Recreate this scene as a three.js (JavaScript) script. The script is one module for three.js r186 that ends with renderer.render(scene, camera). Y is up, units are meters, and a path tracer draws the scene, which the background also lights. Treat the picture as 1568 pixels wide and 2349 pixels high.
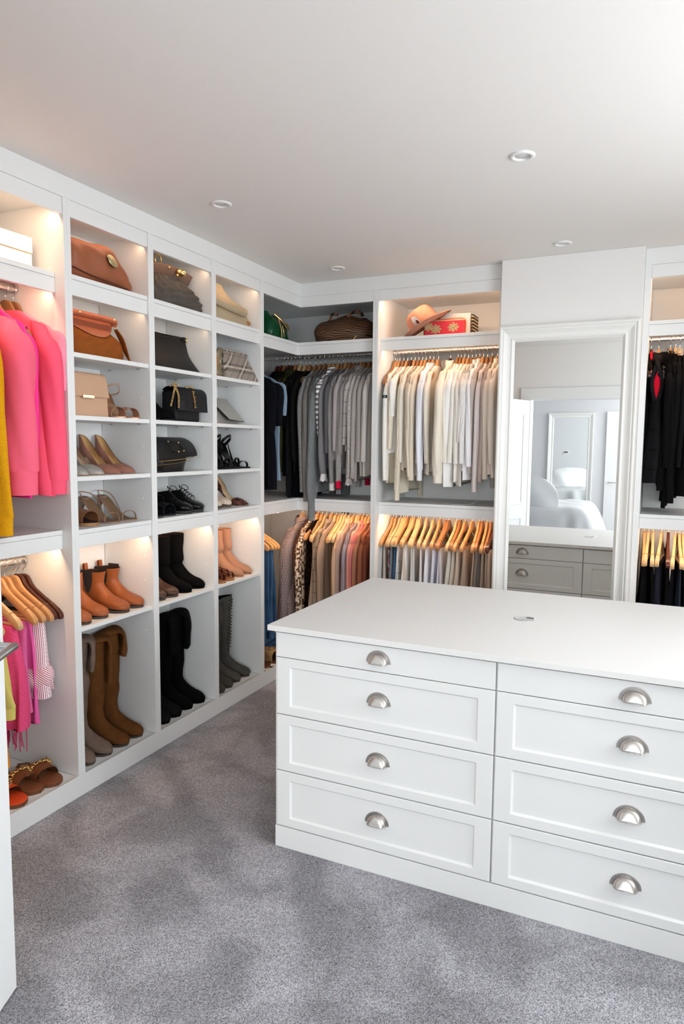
import * as THREE from 'three';
import { RoundedBoxGeometry } from 'three/addons/geometries/RoundedBoxGeometry.js';
import { mergeGeometries, toCreasedNormals } from 'three/addons/utils/BufferGeometryUtils.js';
import { RectAreaLightUniformsLib } from 'three/addons/lights/RectAreaLightUniformsLib.js';
import { FontLoader } from 'three/addons/loaders/FontLoader.js';
import { TextGeometry } from 'three/addons/geometries/TextGeometry.js';

// ---------------------------------------------------------------- camera, sky, daylight, exposure
const scene = new THREE.Scene();
const renderer = new THREE.WebGLRenderer({ antialias: true });
renderer.toneMapping = THREE.LinearToneMapping;
renderer.toneMappingExposure = 1.1;
renderer.shadowMap.enabled = true;
RectAreaLightUniformsLib.init();

const camera = new THREE.PerspectiveCamera(73.427, 1568 / 2349, 0.05, 60);
{
  const yaw = 0.4316, pitch = -0.0963, roll = 0.0093;
  const fwd = new THREE.Vector3(-Math.sin(yaw) * Math.cos(pitch), Math.sin(pitch), -Math.cos(yaw) * Math.cos(pitch)).normalize();
  const right = new THREE.Vector3(Math.cos(yaw), 0, -Math.sin(yaw));
  const up = new THREE.Vector3().crossVectors(right, fwd);
  const r2 = right.clone().multiplyScalar(Math.cos(roll)).addScaledVector(up, Math.sin(roll));
  const u2 = up.clone().multiplyScalar(Math.cos(roll)).addScaledVector(right, -Math.sin(roll));
  camera.quaternion.setFromRotationMatrix(new THREE.Matrix4().makeBasis(r2, u2, fwd.clone().negate()));
  camera.position.set(2.028, 1.4, 3.7767);
}
scene.add(camera);
scene.background = new THREE.Color().setRGB(2.6, 2.9, 3.3);        // even overcast sky, seen through the two windows

function areaLight(x, y, z, w, h, tx, ty, tz, color, intensity) {
  const l = new THREE.RectAreaLight(new THREE.Color().setRGB(...color), intensity, w, h);
  l.position.set(x, y, z); l.lookAt(tx, ty, tz); scene.add(l); return l;
}
const DAY = [0.985, 1.0, 1.0], WARM = [1.0, 0.63, 0.39];
const LED_GAIN = 125;
areaLight(3.27, 1.52, 1.95, 1.5, 1.3, 0, 1.52, 1.95, DAY, 5.2);        // daylight of the dressing room window
areaLight(3.57, 1.5, 5.3, 2.0, 1.5, 0, 1.5, 5.3, DAY, 4);            // daylight of the bedroom window

areaLight(2.6, 1.5, 7.17, 1.5, 1.5, 2.6, 1.5, 0, DAY, 10);             // daylight of the second bedroom window

// ---------------------------------------------------------------- helpers
const V = (x, y, z) => new THREE.Vector3(x, y, z);
const PI = Math.PI, TAU = PI * 2;
const clamp = (x, a = 0, b = 1) => Math.min(b, Math.max(a, x));
const lerp = (a, b, t) => a + (b - a) * t;
const smooth = (a, b, x) => { const t = clamp((x - a) / (b - a)); return t * t * (3 - 2 * t); };
function rng(seed) { let a = (seed * 2654435761) >>> 0; return () => { a |= 0; a = a + 0x6D2B79F5 | 0; let t = Math.imul(a ^ a >>> 15, 1 | a); t = t + Math.imul(t ^ t >>> 7, 61 | t) ^ t; return ((t ^ t >>> 14) >>> 0) / 4294967296; }; }
const hash2 = (x, y, s) => { let h = Math.imul(x | 0, 374761393) + Math.imul(y | 0, 668265263) + Math.imul(s | 0, 1442695041); h = Math.imul(h ^ h >>> 13, 1274126177); return ((h ^ h >>> 16) >>> 0) / 4294967296; };
function vnoise(x, y, s = 1, per = 0) {                                // value noise, optionally periodic
  const xi = Math.floor(x), yi = Math.floor(y), fx = x - xi, fy = y - yi;
  const w = (a) => per ? ((a % per) + per) % per : a;
  const u = fx * fx * (3 - 2 * fx), v = fy * fy * (3 - 2 * fy);
  const a = hash2(w(xi), w(yi), s), b = hash2(w(xi + 1), w(yi), s), c = hash2(w(xi), w(yi + 1), s), d = hash2(w(xi + 1), w(yi + 1), s);
  return lerp(lerp(a, b, u), lerp(c, d, u), v);
}
const used = {};
function numbered(name) { const k = used[name] = (used[name] || 0) + 1; return k === 1 ? name : `${name}_${String(k - 1).padStart(3, '0')}`; }
function tag(o, label, category, group) { o.userData.label = label; o.userData.category = category; if (group) o.userData.group = group; return o; }
function thing(name, label, category, pos = [0, 0, 0], turn = 0, group) {
  const o = new THREE.Group(); o.name = numbered(name); scene.add(o);
  o.position.set(...pos); o.rotation.y = turn; return tag(o, label, category, group);
}
function part(parent, name, geo, mat, label) {
  const m = new THREE.Mesh(geo, mat); m.name = name; m.castShadow = m.receiveShadow = true; parent.add(m);
  if (label) m.userData.label = label; return m;
}
function solo(name, geo, mat, label, category, group) { const m = part(scene, numbered(name), geo, mat); return tag(m, label, category, group); }
function struct(name, geo, mat) { const m = part(scene, name, geo, mat); m.userData.kind = 'structure'; return m; }
const at = (m, x, y, z) => { m.position.set(x, y, z); return m; };
function box(x0, x1, y0, y1, z0, z1, r = 0.0012) {
  const w = x1 - x0, h = y1 - y0, d = z1 - z0, rr = Math.min(r, w * 0.45, h * 0.45, d * 0.45);
  const g = rr > 0 ? new RoundedBoxGeometry(w, h, d, rr > 0.004 ? 3 : 1, rr) : new THREE.BoxGeometry(w, h, d);
  g.translate((x0 + x1) / 2, (y0 + y1) / 2, (z0 + z1) / 2); return g;
}
function plainUV(g) { for (const k of Object.keys(g.attributes)) if (!['position', 'normal', 'uv'].includes(k)) g.deleteAttribute(k); return g; }
function merge(list) { return mergeGeometries(list.map(g => { g = g.index ? g.toNonIndexed() : g; return plainUV(g); })); }
function rings(R, { closed = true, capA = true, capB = true, flip = false } = {}) {       // skin over a list of rings of points
  const n = R[0].length, m = R.length, pos = [], uv = [], idx = [], cols = closed ? n + 1 : n;
  let vLen = 0;
  for (let i = 0; i < m; i++) {
    if (i) { let d = 0; for (let j = 0; j < n; j += Math.max(1, n >> 2)) d += R[i][j].distanceTo(R[i - 1][j]); vLen += d / Math.ceil(n / Math.max(1, n >> 2)); }
    let u = 0;
    for (let j = 0; j < cols; j++) {
      const p = R[i][j % n]; if (j) u += p.distanceTo(R[i][(j - 1) % n]);
      pos.push(p.x, p.y, p.z); uv.push(u, vLen);
    }
  }
  for (let i = 0; i < m - 1; i++) for (let j = 0; j < cols - 1; j++) {
    const a = i * cols + j, b = a + 1, c = a + cols, d = c + 1;
    flip ? idx.push(a, c, b, b, c, d) : idx.push(a, b, c, b, d, c);
  }
  const cap = (i, rev) => {
    const c = V(0, 0, 0); R[i].forEach(p => c.add(p)); c.multiplyScalar(1 / n); const k = pos.length / 3;
    pos.push(c.x, c.y, c.z); uv.push(0, 0); const s = pos.length / 3;
    for (let j = 0; j < n; j++) { const p = R[i][j]; pos.push(p.x, p.y, p.z); uv.push(p.x, p.z); }
    for (let j = 0; j < n; j++) { const a = s + j, b = s + (j + 1) % n; rev !== flip ? idx.push(k, b, a) : idx.push(k, a, b); }
  };
  if (closed && capA) cap(0, true); if (closed && capB) cap(m - 1, false);
  const g = new THREE.BufferGeometry();
  g.setAttribute('position', new THREE.Float32BufferAttribute(pos, 3)); g.setAttribute('uv', new THREE.Float32BufferAttribute(uv, 2));
  g.setIndex(idx); g.computeVertexNormals();
  if (closed) { const nn = g.attributes.normal; for (let i = 0; i < m; i++) { const a = i * cols, b = a + n; const v = V(nn.getX(a) + nn.getX(b), nn.getY(a) + nn.getY(b), nn.getZ(a) + nn.getZ(b)).normalize(); nn.setXYZ(a, v.x, v.y, v.z); nn.setXYZ(b, v.x, v.y, v.z); } }
  return g;
}
const spow = (v, e) => Math.sign(v) * Math.pow(Math.abs(v), e);
function cr(P, t) {                                                   // Catmull-Rom through rows of numbers
  const n = P.length - 1, f = clamp(t) * n, i = Math.min(n - 1, Math.floor(f)), u = f - i;
  const a = P[Math.max(0, i - 1)], b = P[i], c = P[i + 1], d = P[Math.min(n, i + 2)];
  return b.map((_, k) => 0.5 * (2 * b[k] + (c[k] - a[k]) * u + (2 * a[k] - 5 * b[k] + 4 * c[k] - d[k]) * u * u + (3 * b[k] - a[k] - 3 * c[k] + d[k]) * u * u * u));
}
const crv = (pts, t) => { const r = cr(pts.map(p => [p.x, p.y, p.z]), t); return V(...r); };
// side-view loft: rows [ax, ay, bx, by, width, z shift, exponent]; A is the top or front outline, B the sole or back outline
function profileLoft(rows, { steps = 30, n = 20, e = 1, flatB = 0, warp, capA = true, capB = true } = {}) {
  rows = rows.map(r => [r[0], r[1], r[2], r[3], r[4], r[5] || 0, r[6] || e]);
  const R = [];
  for (let i = 0; i <= steps; i++) {
    const [ax, ay, bx, by, w, zs, ex] = cr(rows, i / steps), ring = [];
    for (let j = 0; j < n; j++) {
      const th = j / n * TAU, c = Math.cos(th), s = Math.sin(th);
      const k = c < 0 && flatB ? flatB : ex;
      const u = spow(c, k), v = spow(s, c < 0 && flatB ? flatB : ex);
      const p = V((ax + bx) / 2 + (ax - bx) / 2 * u, (ay + by) / 2 + (ay - by) / 2 * u, zs + v * w / 2);
      if (warp) warp(p, i / steps, th); ring.push(p);
    }
    R.push(ring);
  }
  return rings(R, { capA, capB });
}
function sweep(pts, prof, side, { closed = false, steps = 24, taper, caps = true } = {}) {   // prof: list of [across, out]; side: vector the "across" axis follows
  const c = new THREE.CatmullRomCurve3(pts, closed), R = [];
  for (let i = 0; i <= steps; i++) {
    const t = i / steps, p = c.getPoint(closed ? t % 1 : t), T = c.getTangent(closed ? t % 1 : t);
    const S0 = typeof side === 'function' ? side(t) : side;
    const O = V(0, 0, 0).crossVectors(T, S0).normalize(), S = V(0, 0, 0).crossVectors(O, T).normalize(), k = taper ? taper(t) : 1;
    R.push(prof.map(([a, b]) => p.clone().addScaledVector(S, a * k).addScaledVector(O, b * (taper ? Math.sqrt(k) : 1))));
  }
  return rings(R, { capA: caps && !closed, capB: caps && !closed });
}
const flat = (w, t) => { const a = w / 2, b = t / 2, k = b * 0.6; return [[a, b - k], [a - k, b], [-a + k, b], [-a, b - k], [-a, -b + k], [-a + k, -b], [a - k, -b], [a, -b + k]]; };
const round = (r, n = 8) => Array.from({ length: n }, (_, i) => [Math.cos(-i / n * TAU) * r, Math.sin(-i / n * TAU) * r]);
const wire = (pts, r, n = 6) => merge(pts.slice(1).map((b, i) => { const a = pts[i], d = b.clone().sub(a), g = new THREE.CylinderGeometry(r, r, d.length() + r, n); g.applyQuaternion(new THREE.Quaternion().setFromUnitVectors(V(0, 1, 0), d.clone().normalize())); const m = a.clone().add(b).multiplyScalar(0.5); g.translate(m.x, m.y, m.z); return g; }));
const tube = (pts, r, steps = 20, n = 7, closed = false) => new THREE.TubeGeometry(new THREE.CatmullRomCurve3(pts, closed), steps, r, n, closed);
const cyl = (r, h, x, y, z, axis = 'y', n = 16, r2) => { const g = new THREE.CylinderGeometry(r2 ?? r, r, h, n); if (axis === 'x') g.rotateZ(PI / 2); if (axis === 'z') g.rotateX(PI / 2); g.translate(x, y, z); return g; };
const ball = (r, x, y, z, sx = 1, sy = 1, sz = 1, n = 12) => { const g = new THREE.SphereGeometry(r, n, Math.max(6, n >> 1)); g.scale(sx, sy, sz); g.translate(x, y, z); return g; };
const lathe = (pts, n = 32) => new THREE.LatheGeometry(pts.map(p => new THREE.Vector2(p[0], p[1])), n);

// ---------------------------------------------------------------- procedural textures and materials
function tex(size, fn, { srgb = false, sx = 1, sy = 1 } = {}) {          // fn(u, v, x, y) -> grey or [r, g, b], linear 0..1
  const d = new Uint8Array(size * size * 4);
  for (let y = 0; y < size; y++) for (let x = 0; x < size; x++) {
    let c = fn(x / size, y / size, x, y); if (typeof c === 'number') c = [c, c, c];
    const k = (y * size + x) * 4;
    for (let q = 0; q < 3; q++) { let v = clamp(c[q]); if (srgb) v = v <= 0.0031308 ? v * 12.92 : 1.055 * Math.pow(v, 1 / 2.4) - 0.055; d[k + q] = v * 255 + 0.5; }
    d[k + 3] = 255;
  }
  const t = new THREE.DataTexture(d, size, size); t.wrapS = t.wrapT = THREE.RepeatWrapping; t.magFilter = THREE.LinearFilter; t.minFilter = THREE.LinearMipmapLinearFilter; t.generateMipmaps = true;
  if (srgb) t.colorSpace = THREE.SRGBColorSpace; t.repeat.set(sx, sy); t.needsUpdate = true; return t;
}
const rep = (t, sx, sy = sx) => { const c = t.clone(); c.repeat.set(sx, sy); c.needsUpdate = true; return c; };
const col = (r, g, b) => new THREE.Color().setRGB(r, g, b);
const hex = (h) => new THREE.Color(h);
const std = (o) => new THREE.MeshStandardMaterial({ side: THREE.DoubleSide, ...o });
const phy = (o) => new THREE.MeshPhysicalMaterial({ side: THREE.DoubleSide, ...o });
const M = {};
M.paint = std({ color: col(0.80, 0.81, 0.80), roughness: 0.42 });          // satin painted cabinetry
M.wall = std({ color: col(0.80, 0.79, 0.775), roughness: 0.85 });
M.ceiling = std({ color: col(0.85, 0.83, 0.80), roughness: 0.9 });
M.counter = std({ color: col(0.78, 0.775, 0.76), roughness: 0.5 });
M.mirror = std({ color: col(0.93, 0.95, 0.94), metalness: 1, roughness: 0.0 });
M.frame = std({ color: col(0.83, 0.83, 0.80), roughness: 0.38 });
M.nickel = std({ color: col(0.56, 0.53, 0.50), metalness: 1, roughness: 0.3 });
M.nickelEdge = std({ color: col(0.42, 0.40, 0.385), metalness: 1, roughness: 0.42 });
M.chrome = std({ color: col(0.72, 0.72, 0.71), metalness: 1, roughness: 0.16 });
M.gold = std({ color: col(0.83, 0.58, 0.24), metalness: 1, roughness: 0.24 });
M.brass = std({ color: col(0.50, 0.44, 0.24), metalness: 1, roughness: 0.35 });
M.black = std({ color: col(0.012, 0.012, 0.013), roughness: 0.7 });
M.glass = phy({ color: col(1, 1, 1), transmission: 1, thickness: 0, roughness: 0.0 });
M.white = std({ color: col(0.84, 0.84, 0.84), roughness: 0.5 });
M.led = std({ color: col(0.9, 0.8, 0.7), emissive: col(1, 0.72, 0.48), emissiveIntensity: 2.0 });
const grain = tex(512, (u, v) => { const s = 0.6 * vnoise(u * 8 + 3 * vnoise(u * 2, v * 2, 4, 2), v * 96, 3, 0) + 0.4 * vnoise(u * 24, v * 200, 7); return 0.74 + 0.26 * s; }, { srgb: true });
const woodMat = (r, g, b, rough = 0.3) => std({ color: col(r, g, b), roughness: rough, map: rep(grain, 3, 3) });
M.wood = [woodMat(0.64, 0.42, 0.215), woodMat(0.60, 0.31, 0.125), woodMat(0.36, 0.16, 0.06), woodMat(0.085, 0.022, 0.012, 0.25)];   // pale, honey, amber, dark
// ---------------------------------------------------------------- the setting
const CEIL = 2.375;
{
  // carpet: speckled cut pile with brushed patches
  const speck = tex(1024, (u, v, x, y) => { const a = hash2(x, y, 5), b = vnoise(u * 380, v * 380, 9), c = vnoise(u * 210, v * 210, 2); return 0.16 + 0.96 * smooth(0.18, 0.85, 0.34 * a + 0.4 * b + 0.26 * c); }, { srgb: true });
  const pile = tex(512, (u, v, x, y) => 0.5 * hash2(x, y, 8) + 0.5 * vnoise(u * 170, v * 170, 4));
  const nx = 360, nz = 420, x0 = -1.6, x1 = 3.8, z0 = -0.6, z1 = 7.4;
  const g = new THREE.PlaneGeometry(x1 - x0, z1 - z0, nx, nz); g.rotateX(-PI / 2); g.translate((x0 + x1) / 2, 0, (z0 + z1) / 2);
  const p = g.attributes.position, uv = g.attributes.uv, c = new Float32Array(p.count * 3);
  for (let i = 0; i < p.count; i++) {
    const x = p.getX(i), z = p.getZ(i); uv.setXY(i, x, z);
    // brushed pile: strokes laid in two directions over blotches
    const wx = x + 0.16 * vnoise(x * 4, z * 4, 31), wz = z + 0.16 * vnoise(x * 4, z * 4, 44);
    const d1 = wx * 0.82 + wz * 0.57, d2 = -wx * 0.57 + wz * 0.82;
    const strokes = vnoise(d1 * 3.2, d2 * 9.5, 17), blots = vnoise(wx * 6.5, wz * 6, 71), fine = vnoise(wx * 21, wz * 21, 6);
    let n = smooth(0.3, 0.72, 0.48 * strokes + 0.36 * blots + 0.16 * fine);
    const k = lerp(0.72, 1.2, n * 0.85 + 0.15 * fine); c.set([0.565 * k, 0.56 * k, 0.605 * k], i * 3);
  }
  g.setAttribute('color', new THREE.BufferAttribute(c, 3));
  struct('floor', g, std({ vertexColors: true, map: rep(speck, 1.7), bumpMap: rep(pile, 2.4), bumpScale: 0.004, roughness: 1 }));
  struct('floor_base', box(-1.7, 3.9, -0.2, -0.004, -0.7, 7.5, 0), M.wall);
}
struct('ceiling', box(-1.7, 3.9, CEIL, CEIL + 0.12, -0.7, 7.5, 0), M.ceiling);
struct('wall_left', box(-0.65, -0.53, 0, CEIL, -0.65, 3.42, 0), M.wall);
struct('wall_back', box(-0.65, 3.45, 0, CEIL, -0.65, -0.53, 0), M.wall);
struct('wall_middle', box(1.2265, 1.917, 0, CEIL, -0.53, 0.06, 0.003), M.wall);
{ // right wall with its window opening
  const zA = 1.2, zB = 2.7, yA = 0.87, yB = 2.17, X0 = 3.3, X1 = 3.45;
  struct('wall_right', merge([box(X0, X1, 0, CEIL, -0.65, zA, 0), box(X0, X1, 0, CEIL, zB, 3.42, 0), box(X0, X1, 0, yA, zA, zB, 0), box(X0, X1, yB, CEIL, zA, zB, 0)]), M.wall);
  windowAt('window_1', X0 + 0.03, zA, zB, yA, yB);
  const yL = 1.86, o0 = 0.86, o1 = 2.31;
  struct('wall_front', merge([box(-0.65, o0 - 0.03, 0, CEIL, 3.3, 3.42, 0), box(o1 + 0.03, 3.45, 0, CEIL, 3.3, 3.42, 0), box(o0 - 0.03, o1 + 0.03, yL + 0.03, CEIL, 3.3, 3.42, 0)]), M.wall);
  const tr = [];
  for (const [za, zb] of [[3.283, 3.3], [3.42, 3.437]]) tr.push(box(o0 - 0.1, o0, 0, yL, za, zb, 0.004), box(o1, o1 + 0.1, 0, yL, za, zb, 0.004), box(o0 - 0.1, o1 + 0.1, yL, yL + 0.115, za, zb, 0.004));
  tr.push(box(o0 - 0.03, o0, 0, yL, 3.3, 3.42, 0), box(o1, o1 + 0.03, 0, yL, 3.3, 3.42, 0), box(o0 - 0.03, o1 + 0.03, yL, yL + 0.03, 3.3, 3.42, 0));
  struct('trim_1', merge(tr), M.paint);
}
function windowAt(name, x, zA, zB, yA, yB) {
  const w = new THREE.Group(); w.name = name; w.userData.kind = 'structure'; scene.add(w);
  const f = 0.05, d = 0.06, zm = (zA + zB) / 2;
  part(w, 'window_frame', merge([box(x, x + d, yA, yB, zA, zA + f), box(x, x + d, yA, yB, zB - f, zB), box(x, x + d, yA, yA + f, zA + f, zB - f), box(x, x + d, yB - f, yB, zA + f, zB - f), box(x, x + d, yA + f, yB - f, zm - 0.025, zm + 0.025)]), M.paint);
  for (const [a, b] of [[zA + f, zm - 0.025], [zm + 0.025, zB - f]]) part(w, 'pane', box(x + 0.028, x + 0.032, yA + f, yB - f, a, b, 0), M.glass);
  part(w, 'window_sill', box(x - 0.06, x + d, yA - 0.03, yA, zA - 0.04, zB + 0.04, 0.004), M.paint);
  return w;
}
// bedroom seen through the doorway in the mirror
const BED = std({ color: col(0.68, 0.68, 0.695), roughness: 0.9 });
struct('wall_bedroom_far', merge([box(-1.65, 1.8, 0, CEIL, 7.2, 7.32, 0), box(3.4, 3.75, 0, CEIL, 7.2, 7.32, 0), box(1.8, 3.4, 0, 0.7, 7.2, 7.32, 0), box(1.8, 3.4, 2.3, CEIL, 7.2, 7.32, 0)]), BED);
windowAt('window_3', 7.22, -3.4, -1.8, 0.7, 2.3).rotation.y = -PI / 2;
struct('wall_bedroom_left', box(-1.65, -1.53, 0, CEIL, 3.42, 7.2, 0), BED);
struct('wall_bedroom_near', merge([box(-0.65, 0.755, 0, CEIL, 3.42, 3.432, 0), box(2.415, 3.45, 0, CEIL, 3.42, 3.432, 0), box(0.755, 2.415, 1.977, CEIL, 3.42, 3.432, 0), box(-1.65, -0.65, 0, CEIL, 3.3, 3.42, 0), box(3.45, 3.75, 0, CEIL, 3.3, 3.42, 0)]), BED);
{
  const zA = 4.3, zB = 6.3, yA = 0.75, yB = 2.25, X0 = 3.6, X1 = 3.75;
  struct('wall_bedroom_right', merge([box(X0, X1, 0, CEIL, 3.42, zA, 0), box(X0, X1, 0, CEIL, zB, 7.2, 0), box(X0, X1, 0, yA, zA, zB, 0), box(X0, X1, yB, CEIL, zA, zB, 0)]), BED);
  windowAt('window_2', X0 + 0.03, zA, zB, yA, yB);
}

// ---------------------------------------------------------------- built-in units
// local frame: x along the run (0 = left end as seen), z = 0 at the front, depth towards -z
const shade = { b: 0 };
function ledBar(parent, x0, x1, y, z, gain) {
  part(parent, 'led_strip', box(x0, x1, y, y + 0.008, z - 0.012, z, 0.001), M.led);
  parent.updateMatrixWorld(true);
  const c = V((x0 + x1) / 2, y - 0.0015, z - 0.006).applyMatrix4(parent.matrixWorld), t = V((x0 + x1) / 2, y - 0.6, z - 0.35).applyMatrix4(parent.matrixWorld);
  areaLight(c.x, c.y, c.z, x1 - x0, 0.01, t.x, t.y, t.z, WARM, gain * LED_GAIN);
}
function unit(name, label, pos, turn, W, D, opt) {
  const u = thing(name, label, 'shelving', pos, turn);
  const s0 = opt.left ?? 0.0175, s1 = opt.right ?? 0.0175, yB = 0.085, yT = 2.297, rec = opt.recess ?? 0.008;
  part(u, 'side_panel', box(0, s0, yB, CEIL - 0.078, -D, 0), M.paint);
  part(u, 'side_panel', box(W - s1, W, yB, CEIL - 0.078, -D, 0), M.paint);
  part(u, 'back_panel', box(s0, W - s1, yB, yT, -D - 0.012, -D), M.paint);
  part(u, 'base_board', box(s0, W - s1, yB - 0.018, yB, -D, -0.001), M.paint);
  part(u, 'top_board', box(s0, W - s1, yT - 0.018, yT, -D, -0.004), M.paint);
  part(u, 'frieze', box(s0 + 0.0006, W - s1 - 0.0006, 2.236, yT - 0.0012, -0.021, -0.003), M.paint);
  if (opt.topLed) ledBar(u, s0 + 0.01, W - s1 - 0.01, 2.252, -0.022, opt.topLed);
  for (const b of opt.boards) {
    const t = b.t ?? 0.018, r = b.rec ?? rec;
    const sh = part(u, 'shelf', box(s0 + 0.0004, W - s1 - 0.0004, b.y - t, b.y, -D, -r), M.paint);
    if (b.fascia) part(u, 'fascia', box(s0 + 0.0004, W - s1 - 0.0004, b.y - b.fascia, b.y - t - 0.0008, -r - 0.018, -r - 0.0012), M.paint);
    else for (const x of [s0 + 0.006, W - s1 - 0.006]) for (const z of [-0.06, -D + 0.06]) part(sh, 'shelf_pin', cyl(0.0032, 0.014, x, b.y - t - 0.003, z, 'x', 8), M.nickel);
    if (b.led) ledBar(u, s0 + 0.01, W - s1 - 0.01, b.y - b.fascia + 0.016, -r - 0.019, b.led);
  }
  if (opt.caps) for (const [y, z] of opt.caps) part(u, 'hole_cap', cyl(0.0035, 0.003, W - s1 - 0.0008, y, z, 'x', 10), M.white);
  return u;
}
const TL = PI / 2;
const shoeBoards = (l2) => [{ y: 2.032, fascia: 0.077, led: l2 }, { y: 1.745 }, { y: 1.507 }, { y: 1.271 }, { y: 1.064, fascia: 0.071, led: 0.42 }, { y: 0.675, t: 0.016 }];
const capsY = [[1.60, -0.05], [1.39, -0.05], [1.16, -0.05], [0.90, -0.05], [0.79, -0.05], [0.56, -0.05], [0.46, -0.05], [0.58, -0.24]];
unit('shelving_unit', 'white shelving column with tan bags, nude heels, tan ankle boots and brown tall boots', [0, 0, 1.823], TL, 0.4615, 0.282, { boards: shoeBoards(0.12), topLed: 0.16, caps: capsY });
unit('shelving_unit', 'white shelving column holding black bags, black shoes and black tall boots', [0, 0, 1.3615], TL, 0.4615, 0.282, { boards: shoeBoards(0.06), topLed: 0.12, caps: capsY });
unit('shelving_unit', 'white shelving column beside the corner with plaid pouch, glitter clutch and grey boots', [0, 0, 0.9], TL, 0.4525, 0.282, { boards: shoeBoards(0), topLed: 0.12, caps: capsY });
const wardBoards = (a, b) => [{ y: 2.032, fascia: 0.074, led: a }, { y: 1.066, fascia: 0.074, led: b }];
unit('wardrobe_unit', 'white open wardrobe bay at far left with pink and yellow clothes', [0, 0, 2.80], TL, 0.977, 0.515, { recess: 0.048, boards: wardBoards(0.45, 0.55), topLed: 0.6 });
unit('wardrobe_unit', 'white open wardrobe bay with white tops, hat shelf above, left of the tall mirror', [0.4915, 0, 0], 0, 0.735, 0.515, { recess: 0.048, boards: wardBoards(0.42, 0.8), topLed: 0.6, left: 0.0165, right: 0.0175 });
unit('wardrobe_unit', 'white open wardrobe bay with black clothes, right of the tall mirror', [1.9175, 0, 0], 0, 0.75, 0.515, { recess: 0.035, boards: wardBoards(0.6, 0.9), topLed: 0.8, left: 0.03 });
{ // L-shaped corner bay
  const u = thing('corner_unit', 'white L-shaped corner bay with grey tops above and brown blazers below', 'shelving');
  const yB = 0.085, yT = 2.297, r = 0.043, D = 0.515;
  part(u, 'side_panel', box(-D, 0, yB, yT, 0.43, 0.447), M.paint);
  part(u, 'side_panel', box(0.475, 0.491, yB, yT, -D, 0), M.paint);
  part(u, 'back_panel', box(-D - 0.012, -D, yB, yT, -D, 0.43), M.paint);
  part(u, 'back_panel', box(-D, 0.475, yB, yT, -D - 0.012, -D), M.paint);
  const L = (y0, y1, rr) => merge([box(-D, 0.4746, y0, y1, -D, -rr, 0), box(-D, -rr, y0, y1, -rr, 0.4296, 0)]);
  const fas = (y0, y1, rr, t = 0.018) => merge([box(-rr - t, 0.4746, y0, y1, -rr - t, -rr, 0.0005), box(-rr - t, -rr, y0, y1, -rr, 0.4296, 0.0005)]);
  part(u, 'base_board', L(yB - 0.018, yB, 0.001), M.paint);
  part(u, 'top_board', L(yT - 0.018, yT, 0.004), M.paint);
  part(u, 'frieze', fas(2.236, yT - 0.0012, 0.003), M.paint);
  for (const y of [2.032, 1.068]) { part(u, 'shelf', L(y - 0.018, y, r), M.paint); part(u, 'fascia', fas(y - 0.075, y - 0.0188, r + 0.0012), M.paint); }
  ledBar(u, -0.05, 0.46, 1.068 - 0.06, -r - 0.02, 1.0);
  part(u, 'led_strip', box(-r - 0.032, -r - 0.02, 1.008, 1.016, -0.03, 0.42, 0.001), M.led);
  areaLight(-r - 0.026, 1.0065, 0.195, 0.01, 0.45, -0.38, 0.41, 0.195, WARM, 1.0 * LED_GAIN);
}
struct('trim_2', merge([box(-0.53, 0, 2.297, CEIL, 0, 2.80, 0.001), box(-0.53, 1.2265, 2.297, CEIL, -0.53, 0, 0.001)]), M.paint);
struct('trim_3', box(1.9175, 3.3, 2.297, CEIL, -0.53, 0, 0.001), M.paint);
struct('baseboard_left', box(-0.52, -0.0005, 0, 0.067, 0, 2.8, 0.001), M.paint);
struct('baseboard_back', box(-0.52, 1.2265, 0, 0.067, -0.52, -0.0005, 0.001), M.paint);
struct('baseboard_right', box(1.9175, 3.3, 0, 0.067, -0.52, -0.0005, 0.001), M.paint);
struct('baseboard_front', box(-0.02, 0, 0, 0.085, 0, 2.8, 0.001), M.paint);
struct('baseboard_front_back', merge([box(-0.02, 1.2265, 0.0, 0.085, -0.02, 0, 0.001), box(1.9175, 3.3, 0.0, 0.085, -0.02, 0, 0.001)]), M.paint);
struct('wall_right_infill', box(2.6675, 3.3, 0.085, 2.297, -0.53, -0.01, 0.001), M.paint);
struct('wall_left_infill', box(-0.53, 0, 0, CEIL, 2.80, 3.3, 0.001), M.wall);

// ---------------------------------------------------------------- ceiling spots
function makeSpot() {
  const s = new THREE.Group();
  part(s, 'trim_ring', lathe([[0.043, 0.001], [0.0425, -0.003], [0.037, -0.006], [0.031, -0.0065], [0.028, -0.004], [0.0265, -0.0015], [0.026, 0.0]], 40), M.white);
  part(s, 'reflector', lathe([[0.026, -0.0005], [0.0245, -0.001], [0.018, -0.0008], [0.016, -0.0005]], 32), std({ color: col(0.62, 0.62, 0.62), roughness: 0.35, metalness: 0.6 }));
  part(s, 'lamp_lens', lathe([[0.0001, -0.0022], [0.011, -0.0018], [0.016, -0.0003]], 24), std({ color: col(0.7, 0.7, 0.68), roughness: 0.25 }));
  return s;
}
const spot0 = makeSpot();
for (const [x, z, l] of [[0.357, 1.351, 'round white recessed ceiling spot nearest the shoe shelves, over the carpet aisle'], [1.559, 1.34, 'largest round white ceiling spot, over the middle of the island'], [1.555, 0.254, 'round white ceiling spot in front of the mirror wall'], [0.362, 0.251, 'round white ceiling spot nearest the corner of the shelving']]) {
  const s = spot0.clone(); s.name = numbered('ceiling_spot'); scene.add(s); s.position.set(x, CEIL, z); tag(s, l, 'ceiling light', 'recessed ceiling spots');
}

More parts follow.
